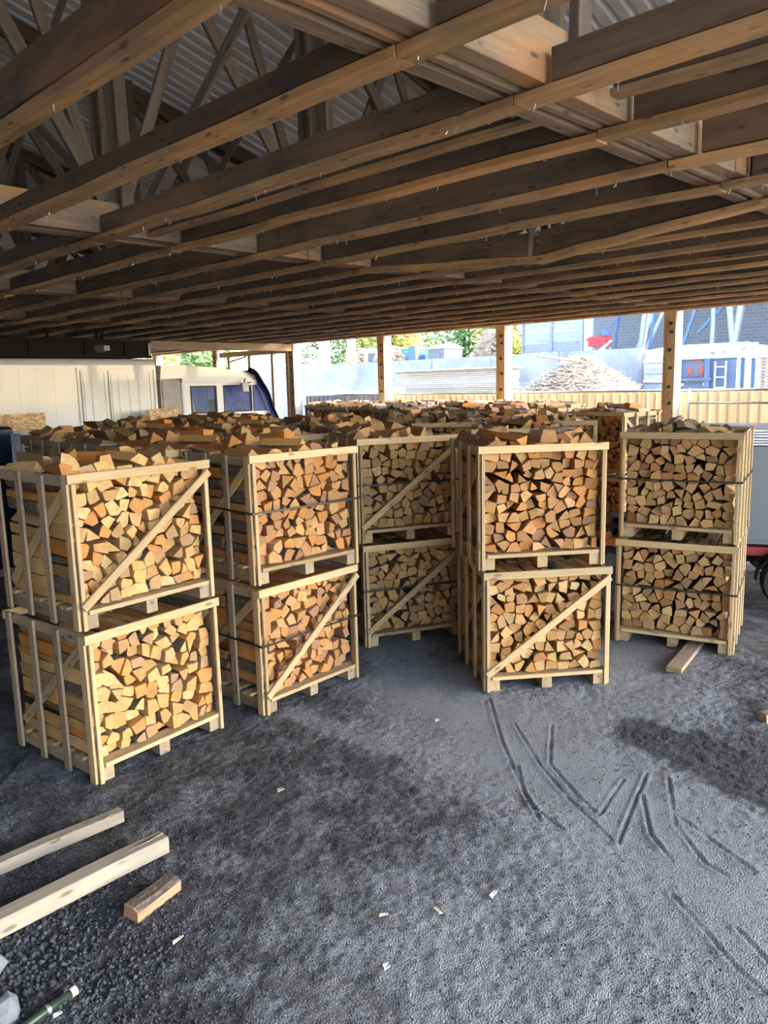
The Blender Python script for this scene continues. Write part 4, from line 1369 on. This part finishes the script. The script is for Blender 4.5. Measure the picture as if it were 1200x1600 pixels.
link('lower_panel', MB().box(14.78, 18.5, .1, 14.80, 21.5, 1.27).mesh('lower_panel', M['osb']), t)
t = thing('cyan_board', 'bright cyan board with a pale frame standing before the fence', 'board', BT(14.35, 14.55, 0))
link('panel', MB().box(0, -.48, .05, .02, .48, 2.06).mesh('panel', M['cyan']), t)
link('frame', MB().box(-.01, -.52, 2.04, .03, .52, 2.09).box(-.01, -.52, 0, .03, -.47, 2.05).box(-.01, .47, 0, .03, .52, 2.05).mesh('frame', M['whiteboard']), t)

# ------------------------------------------------------------------ the yard beyond
tz = 3.3
link('terrace', MB().box(24.35, 11.9, -.1, 90, 130, tz).box(27.2, -30, -.1, 90, 11.9, tz).mesh('terrace', M['yard']), None, BM, kind='structure')
t = thing('retaining_wall', 'grey concrete retaining wall across the yard', 'wall', BM)
for k in range(12):
    y = 11.9 + 2.95 * k
    link('concrete_panel', MB().box(24.0 + .01 * (k % 3), y + .012, -.05, 24.33, y + 2.94, 3.47).mesh('concrete_panel', M['concrete']), t)
link('return_panel', MB().box(24.33, 11.9, -.05, 27.2, 12.15, 3.42).mesh('return_panel', M['concrete']), t)
# long stack of boards
t = thing('board_stack', 'long stack of pale boards before the retaining wall', 'stack', BM)
z = .1
k = 0
bm_ = {}
while z < 2.9:
    me = plank(4.5, .98, .052, 'lumber')
    link('board', me, t, Matrix.Translation((20.5 + rnd.uniform(-.02, .02), 16.7 + rnd.uniform(-.03, .03), z + .026)) @ Matrix.Rotation(PI / 2, 4, 'Z'))
    z += .064; k += 1
link('cover_board', MB().box(19.9, 14.35, z, 21.1, 19.05, z + .05).mesh('cover_board', M['whiteboard']), t)
for y in (15, 16.7, 18.4):
    link('bearer', MB().box(20.0, y - .05, 0, 21.0, y + .05, .1).mesh('bearer', M['sawn_old']), t)
# brush heap
t = thing('brush_heap', 'heap of bark, twigs and branches beyond the fence', 'heap', BM)
hz = lambda q: 3.12 - 1.25 * q ** 1.15 if q < .8 else max(0, (1 - q) / .2) * 2.15
n1, n2 = 40, 20; v = [(20.9, 12.2, 3.1)]; f = []
r = random.Random(21)
for i in range(1, n2 + 1):
    q = i / n2
    for k in range(n1):
        a = 2 * PI * k / n1
        rr = q * (1 + .12 * math.sin(3 * a + 1))
        v.append((20.9 + 2.0 * rr * math.cos(a), 12.2 + 2.05 * rr * math.sin(a), hz(q) + r.gauss(0, .06) * (q < .8)))
for k in range(n1): f.append((0, 1 + k, 1 + (k + 1) % n1))
for i in range(n2 - 1):
    for k in range(n1):
        f.append((1 + i * n1 + k, 1 + (i + 1) * n1 + k, 1 + (i + 1) * n1 + (k + 1) % n1, 1 + i * n1 + (k + 1) % n1))
link('mound', mesh('mound', v, f, M['mound']), t)
b = MB()
for k in range(1500):
    q = .85 * r.random() ** .6; a = r.uniform(0, 2 * PI)
    c, y, z = 20.9 + 2.0 * q * math.cos(a), 12.2 + 2.05 * q * math.sin(a), hz(q) + .05
    L = r.uniform(.2, .7); th = a + PI / 2 + r.gauss(0, .8)
    d = Vector((math.cos(th) * L, math.sin(th) * L, r.gauss(0, .12)))
    p = Vector((c, y, z))
    b.tube(p - d / 2, p + d / 2, r.uniform(.006, .016), 4)
link('twigs', b.mesh('twigs', M['stick']), t, None, kind='stuff')
for (p, q, rr) in (((20.2, 13.3, 3.25), (20.7, 11.9, 3.0), .05), ((20.5, 12.0, 2.8), (20.9, 11.2, 3.6), .05), ((19.6, 11.4, 1.9), (20.0, 10.8, 2.5), .03)):
    link('branch', MB().tube(p, q, rr, 8, 0, rr * .6).mesh('branch', M['stick'], True), t)
# sand and boards on the left behind the fence
v = [(17.4, 19.2, 2.42)]; f = []
for k in range(20):
    a = 2 * PI * k / 20; v.append((17.4 + .9 * math.cos(a) * .6, 19.2 + 1.0 * math.sin(a), 2.25 + r.uniform(-.03, .03)))
for k in range(20):
    a = 2 * PI * k / 20; v.append((17.4 + 1.5 * math.cos(a), 19.2 + 1.9 * math.sin(a), 0))
for k in range(20):
    f.append((0, 1 + k, 1 + (k + 1) % 20)); f.append((1 + k, 21 + k, 21 + (k + 1) % 20, 1 + (k + 1) % 20))
link_ = thing('sand_heap', 'low rust brown heap behind the blue grey fence', 'heap', BM, None, mesh('sand_heap', v, f, M['brownheap']))
t = thing('board_stack', 'pale board stack showing above the grey fence beside the left post', 'stack', BM)
for k in range(23):
    L = 1.4 if k < 20 else 1.0
    link('board', plank(L, .9, .085, 'whiteboard' if k > 19 else 'lumber'), t, Matrix.Translation((18.4, 17.95 + rnd.uniform(-.05, .05), .06 + k * .104)) @ Matrix.Rotation(PI / 2, 4, 'Z'))
# silver trailer
t = thing('tipper_trailer', 'silver sided trailer parked between the brush heap and right post', 'trailer', BM)
link('body', MB().box(22.6, 8.6, .9, 26.5, 11.0, 3.1).mesh('body', M['alu']), t)
for z in (1.15, 1.75, 2.35, 2.95):
    link('rib', MB().box(22.54, 8.6, z, 22.62, 11.0, z + .10).mesh('rib', M['steel']), t)
for z in (1.95, 2.62):
    link('dark_band', MB().box(22.57, 8.62, z, 22.61, 10.98, z + .16).mesh('dark_band', M['greysteel']), t)
link('cover', MB().prism([(22.6, 3.1), (26.5, 3.1), (26.5, 3.3), (24.5, 3.5), (22.7, 3.32)], 8.65, 10.95).mesh('cover', M['whiteboard']), t)
for c in (23.4, 25.6):
    for y in (8.8, 10.8):
        link('wheel', wm2, t, Matrix.Translation((c, y, .425)))
link('underframe', MB().box(22.8, 9.0, .6, 26.3, 10.6, .92).mesh('underframe', M['black']), t)
# blue grey container
t = thing('skip_container', 'large blue grey steel container with rust marks and a ladder', 'container', BM)
link('body', MB().box(19.0, 6.95, .15, 25.0, 8.45, 2.95).mesh('body', M['bluebox']), t)
link('top_rim', MB().box(18.94, 6.9, 2.92, 25.05, 8.5, 3.02).mesh('top_rim', M['alu']), t)
for y in (7.55, 8.3):
    link('rib', MB().box(18.92, y, .15, 19.02, y + .12, 2.92).mesh('rib', M['bluebox']), t)
for k in range(8):
    link('rib', MB().box(19.3 + k * .7, 6.87, .2, 19.4 + k * .7, 6.96, 2.92).mesh('rib', M['bluebox']), t)
link('cross_bar', MB().box(18.91, 7.5, 2.40, 19.0, 8.45, 2.47).mesh('cross_bar', M['bluebox']), t)
for y in (7.78, 8.06):
    pr = [(y + .07 * math.cos(a), 2.66 + .10 * math.sin(a)) for a in [2 * PI * k / 12 for k in range(12)]]
    v = [(18.985, p, q) for p, q in pr] + [(19.01, p, q) for p, q in pr]
    link('rust_mark', mesh('rust_mark', v, [tuple(range(12)), tuple(range(12, 24))[::-1]] + [(k, (k + 1) % 12, 12 + (k + 1) % 12, 12 + k) for k in range(12)], M['rust']), t)
for (a, c, z) in ((7.72, 7.78, 2.5), (7.84, 7.89, 2.5), (7.95, 8.0, 2.5), (8.08, 8.12, 2.5), (7.75, 8.05, 2.84)):
    link('rust_streak', MB().box(18.985, a, z, 19.01, c, z + .05).mesh('rust_streak', M['rust']), t)
for y in (7.65, 8.2):
    link('plate', MB().box(18.98, y, 2.28, 19.0, y + .07, 2.35).mesh('plate', M['whiteboard']), t)
ld = link('ladder', MB().box(18.9, 7.15, .4, 18.93, 7.18, 2.85).box(18.9, 7.40, .4, 18.93, 7.43, 2.85).mesh('ladder', M['whiteboard']), t)
for k in range(10):
    link('rung', MB().box(18.9, 7.18, .5 + k * .245, 18.93, 7.40, .53 + k * .245).mesh('rung', M['whiteboard']), ld)
for y in (7.1, 8.2):
    link('runner', MB().box(19.1, y, -.02, 24.9, y + .15, .16).mesh('runner', M['black']), t)
r = random.Random(31)
for k in range(9):
    z = 3.02 + .075 * (k // 3); y = 7.05 + .42 * (k % 3) + r.uniform(-.05, .05)
    t = thing('timber_length', 'pale timber on the blue grey container, %s layer, %s from right' % (('bottom', 'middle', 'top')[k // 3], ORD[k % 3]), 'timber', BM, 'timber lengths on the container')
    board('length', t, (19.4 + r.uniform(0, .6), y, z + .035), (24.6 + r.uniform(-.6, .3), y + r.uniform(-.1, .1), z + .035), .14, .07, 'lumber', (0, 0, 1), 0, 1, k)
# right board stack
t = thing('board_stack', 'stack of pale boards at the right edge beyond the fence', 'stack', BM)
for k in range(44):
    link('board', plank(2.4, 1.0, .045, 'lumber'), t, Matrix.Translation((17.5 + rnd.uniform(-.03, .03), 4.55 + rnd.uniform(-.04, .04), .03 + k * .066)) @ Matrix.Rotation(PI / 2, 4, 'Z'))
# open block building
t = thing('open_shed', 'open fronted building with grey block wall and steel struts beyond the yard', 'building', BM)
link('block_wall', MB().box(36, 2, tz, 36.3, 22.5, 9.0).mesh('block_wall', M['block']), t)
link('side_wall', MB().box(30, 1.8, tz, 36, 2.0, 9.0).mesh('side_wall', M['block']), t)
link('roof', MB().box(28.5, 1.5, 8.2, 37, 21.5, 8.5).mesh('roof', M['slate']), t)
def strut(p, q, w_=.13):
    link('strut', MB().tube(p, q, w_, 6).mesh('strut', M['bluebox'] if w_ < .09 else M['greysteel']), t)
strut((30.5, 11.3, 3.5), (30.5, 11.9, 8.2)); strut((30.5, 11.3, 3.5), (30.5, 10.7, 8.2))
strut((30.8, 15.2, 3.3), (30.8, 14.7, 8.2)); strut((31, 15.6, 3.3), (31, 13.2, 8.2), .1); strut((31, 15.2, 3.3), (31, 12.9, 8.2), .1)
strut((31, 13.6, 3.3), (31, 12.6, 6.5), .07); strut((31, 12.9, 4.2), (31, 10.9, 6.2), .07); strut((31, 12.3, 3.3), (31, 12.3, 8.2), .1)
strut((30.6, 17.4, 3.3), (30.6, 17.4, 8.2), .12); strut((31, 16.5, 3.3), (31, 16.0, 8.2), .08); strut((30, 9.5, 3.3), (30, 9.5, 8.2), .13); strut((31, 9.5, 3.5), (31, 7.5, 8.2), .1)
t = thing('clad_shed', 'grey timber clad shed wall above the retaining wall', 'shed', BM)
for k in range(12):
    link('board', plank(3.1, .03, .37, 'greyclad'), t, Matrix.Translation((29, 18.25, tz + .2 + k * .38)) @ Matrix.Rotation(PI / 2, 4, 'Z'))
link('end_panel', MB().box(28.95, 16.35, tz, 29.05, 16.75, 8.0).mesh('end_panel', M['greysteel']), t)
for y in (16.85, 18.3, 19.75):
    link('stud', MB().box(28.93, y - .05, tz, 28.99, y + .05, 8.0).mesh('stud', M['greyclad']), t)
link('frame', MB().box(29.05, 16.4, tz, 29.2, 19.8, tz + .2).box(29.05, 16.4, 7.8, 29.2, 19.8, 8.0).mesh('frame', M['greysteel']), t)
t = thing('red_machine', 'red machine on a trestle above the retaining wall', 'machine', BM @ Matrix.Translation((27, 14.95, 0)))
link('body', MB().prism([(-.2, 3.72), (.25, 3.72), (.3, 3.9), (.1, 4.12), (-.25, 4.05)], -.36, .36).mesh('body', M['red']), t)
link('motor', MB().tube((0, -.25, 4.1), (0, -.25, 4.3), .13, 10).mesh('motor', M['bluemach']), t)
link('arm', MB().box(-.05, .3, 3.95, .05, .55, 4.03).mesh('arm', M['red']), t)
for a, c in ((-.2, -.3), (-.2, .3), (.2, -.3), (.2, .3)):
    link('leg', MB().tube((a, c, 3.72), (a * 1.3, c * 1.3, tz), .03, 6).mesh('leg', M['greysteel']), t)
t = thing('hose', 'blue hose hanging from the shed roof to the red machine', 'hose', BM)
hp = [(27.0, 14.7 - .22 * k, 4.3 + .16 * k + .012 * k * k) for k in range(13)]
link('line', MB().path(hp, .02, 6).mesh('line', M['bluemach'], True), t)
for y, lab, m_ in ((13.4, 'pale upright plank leaning in the open shed', 'lumber'), (13.2, 'blue upright tube leaning in the open shed', 'bluemach')):
    thing('leaning_pole', lab, 'pole', BM, None, MB().tube((28, y + .3, tz), (28.3, y, 6.5), .05, 6).mesh('leaning_pole', M[m_]))
# grey profiles on the terrace
r = random.Random(5)
for k in range(7):
    thing('steel_profile', 'grey steel profile behind the container, %s layer, %s of its row' % (('bottom', 'middle', 'top')[k // 3], ORD[k % 3]), 'profile', BM, 'steel profiles behind the container',
          MB().box(27.4 + .18 * (k % 3), 9.4 + r.uniform(-.2, .2), tz + .1 * (k // 3), 27.52 + .18 * (k % 3), 12.0 + r.uniform(-.3, .3), tz + .1 * (k // 3) + .09).mesh('steel_profile', M['alu']))
# upper yard, left
def heap(name, lab, c, j, rc, rj, h, mat, cat='heap'):
    t = thing(name, lab, cat, BM)
    r = random.Random(int(c * 10 + j)); k = 0
    b = MB()
    for i in range(260):
        q = r.random() ** .7; a = r.uniform(0, 2 * PI)
        z = h * (1 - q) * r.random() ** .3
        p = Vector((c + rc * q * math.cos(a), j + rj * q * math.sin(a), tz + z + .08)); d = Vector((r.uniform(.1, .25), r.uniform(.3, .6) * r.choice((-1, 1)), r.uniform(-.1, .1)))
        b.tube(p - d, p + d, r.uniform(.06, .11), 6)
    link('logs', b.mesh('logs', M[mat]), t, None, kind='stuff')
heap('log_heap', 'brown log heap above the retaining wall on the left', 36.2, 37.3, 1.2, 1.8, 1.5, 'brownheap')
heap('log_heap', 'lower log heap at the left end above the retaining wall', 34.5, 40.8, 1.0, 1.6, .9, 'brownheap')
heap('log_heap', 'log stack right of the left bolted post above the wall', 33.5, 32.2, .8, .9, 1.5, 'brownheap')
heap('log_heap', 'log stack above the wall beside the clad shed', 31.8, 23.5, .7, .7, 1.7, 'brownheap')
def shed(name, lab, cat, c, j, wc, wj, h, mat, roofm, slope=.3):
    t = thing(name, lab, cat, BM)
    link('walls', MB().box(c, j - wj / 2, tz, c + wc, j + wj / 2, tz + h).mesh('walls', M[mat]), t)
    b = MB().add([(c - .1, j - wj / 2 - .1, tz + h), (c + wc + .1, j - wj / 2 - .1, tz + h), (c + wc + .1, j + wj / 2 + .1, tz + h), (c - .1, j + wj / 2 + .1, tz + h), (c + wc * .5, j - wj / 2 - .1, tz + h + slope), (c + wc * .5, j + wj / 2 + .1, tz + h + slope)],
                 [(0, 3, 2, 1), (0, 4, 5, 3), (1, 2, 5, 4), (0, 1, 4), (2, 3, 5)])
    link('roof', b.mesh('roof', M[roofm]), t)
    link('door', MB().box(c - .03, j - .3, tz, c + .01, j + .3, tz + h * .8).mesh('door', M['slate']), t)
    return t
shed('box_trailer', 'white box container above the retaining wall left of the bolted post', 'container', 34, 34.25, 2.5, 1.35, 1.4, 'whiteboard', 'whiteboard', .1)
shed('teal_container', 'teal container above the retaining wall', 'container', 36, 33.0, 2.5, 1.9, 1.35, 'teal', 'teal', .05)
shed('small_hut', 'dark hut with a pale roof above the retaining wall', 'hut', 34, 29.05, 1.6, 1.2, 1.15, 'slate', 'whiteboard', .25)
t = thing('excavator', 'blue excavator with a yellow boom above the retaining wall', 'excavator', BM @ Matrix.Translation((34, 30.4, tz)))
link('cab', MB().prism([(-.4, .45), (.5, .45), (.5, 1.3), (-.2, 1.35), (-.4, .9)], -.1, .55).mesh('cab', M['bluemach']), t)
link('boom', MB().tube((-.3, -.15, .6), (-.4, -.2, 1.6), .09, 6).tube((-.4, -.2, 1.6), (-.5, -.55, 2.0), .07, 6).tube((-.5, -.55, 2.0), (-.5, -.7, 1.2), .06, 6).mesh('boom', M['yellow']), t)
for y in (-.35, .45):
    link('track', MB().prism([(-.6, .1), (-.45, 0), (.55, 0), (.7, .1), (.7, .3), (.55, .42), (-.45, .42), (-.6, .3)], y - .12, y + .12).mesh('track', M['black']), t)
link('chassis', MB().box(-.45, -.3, .3, .5, .5, .48).mesh('chassis', M['orange']), t)
for j, wd_, h, lab in ((37.7, .6, 1.85, 'broad pale pillar above the retaining wall'), (35.2, .35, 1.6, 'slim pale pillar right of the broad one')):
    thing('pillar', lab, 'pillar', BM, None, MB().box(33, j - wd_ / 2, tz, 33.4, j + wd_ / 2, tz + h * 1.6).box(32.95, j - wd_ / 2 - .05, tz, 33.45, j + wd_ / 2 + .05, tz + .15).mesh('pillar', M['concrete']))
def tree(lab, c, j, h, rad, mat, z0=tz, seed=0):
    r = random.Random(seed)
    t = thing('tree', lab, 'tree', BM @ Matrix.Translation((c, j, z0)), 'trees beyond the yard')
    b = MB().tube((0, 0, 0), (.1, 0, h * .5), .16, 8, 0, .1)
    for k in range(6):
        a = r.uniform(0, 6.28); b.tube((.05, 0, h * r.uniform(.3, .48)), (rad * .6 * math.cos(a), rad * .6 * math.sin(a), h * r.uniform(.55, .8)), .06, 5, 0, .02)
    link('trunk', b.mesh('trunk', M['trunk']), t)
    lobes = [(r.gauss(0, rad * .4), r.gauss(0, rad * .4), h * r.uniform(.1, .85), rad * r.uniform(.35, .6)) for _ in range(15)]
    v = []; f = []
    for k in range(4200):
        (x, y, z, s) = r.choice(lobes)
        d = Vector((r.gauss(0, 1), r.gauss(0, 1), r.gauss(0, .8))).normalized() * s * r.random() ** .3
        p = Vector((x, y, z)) + d; u = Vector((r.gauss(0, 1), r.gauss(0, 1), r.gauss(0, 1))).normalized(); w_ = u.orthogonal().normalized(); L = r.uniform(.10, .22)
        o = len(v); v += [p - u * L, p + w_ * L * .6, p + u * L, p - w_ * L * .6]; f.append((o, o + 1, o + 2, o + 3))
    link('foliage', mesh('foliage', v, f, M[mat]), t, None, kind='stuff')
for i, (c, j, h, rad, mat, lab) in enumerate(((48, 55, 7.5, 3.4, 'leaf', 'green tree at the far left above the retaining wall'), (48, 50.5, 8, 3.2, 'leaf', 'green tree second from left above the wall'), (46, 44, 6, 2.6, 'leaf_yellow', 'yellowish tree above the white container'), (50, 46, 8.5, 3.6, 'leaf', 'tall green tree behind the white container'),
        (44, 35, 7, 3.0, 'leaf', 'green tree behind the excavator'), (46, 30.5, 7.5, 3.2, 'leaf', 'green tree right of the excavator'), (40, 29, 5.0, 2.0, 'leaf_yellow', 'low yellow green tree before the clad shed'),
        (40, 66, 7, 3.6, 'leaf_yellow', 'yellow green tree seen above the truck cab'), (42, 74, 8, 3.6, 'leaf', 'green tree left above the truck cab'), (30, 45, 5.5, 2.4, 'leaf', 'green tree seen through the wire screen'))):
    tree(lab, c, j, h, rad, mat, tz if j < 128 else 0, i)
t = thing('shrub', 'yellow shrub before the white container', 'shrub', BM @ Matrix.Translation((32.2, 34.3, tz)))
r = random.Random(3); v = []; f = []
for k in range(500):
    p = Vector((r.gauss(0, .25), r.gauss(0, .32), abs(r.gauss(.4, .25)))); u = Vector((r.gauss(0, 1), r.gauss(0, 1), r.gauss(0, 1))).normalized(); w_ = u.orthogonal(); L = .07
    o = len(v); v += [p - u * L, p + w_ * L * .6, p + u * L, p - w_ * L * .6]; f.append((o, o + 1, o + 2, o + 3))
link('foliage', mesh('foliage', v, f, M['leaf_yellow']), t, None, kind='stuff')
link('stem', MB().tube((0, 0, 0), (0, 0, .5), .03, 6).mesh('stem', M['trunk']), t)
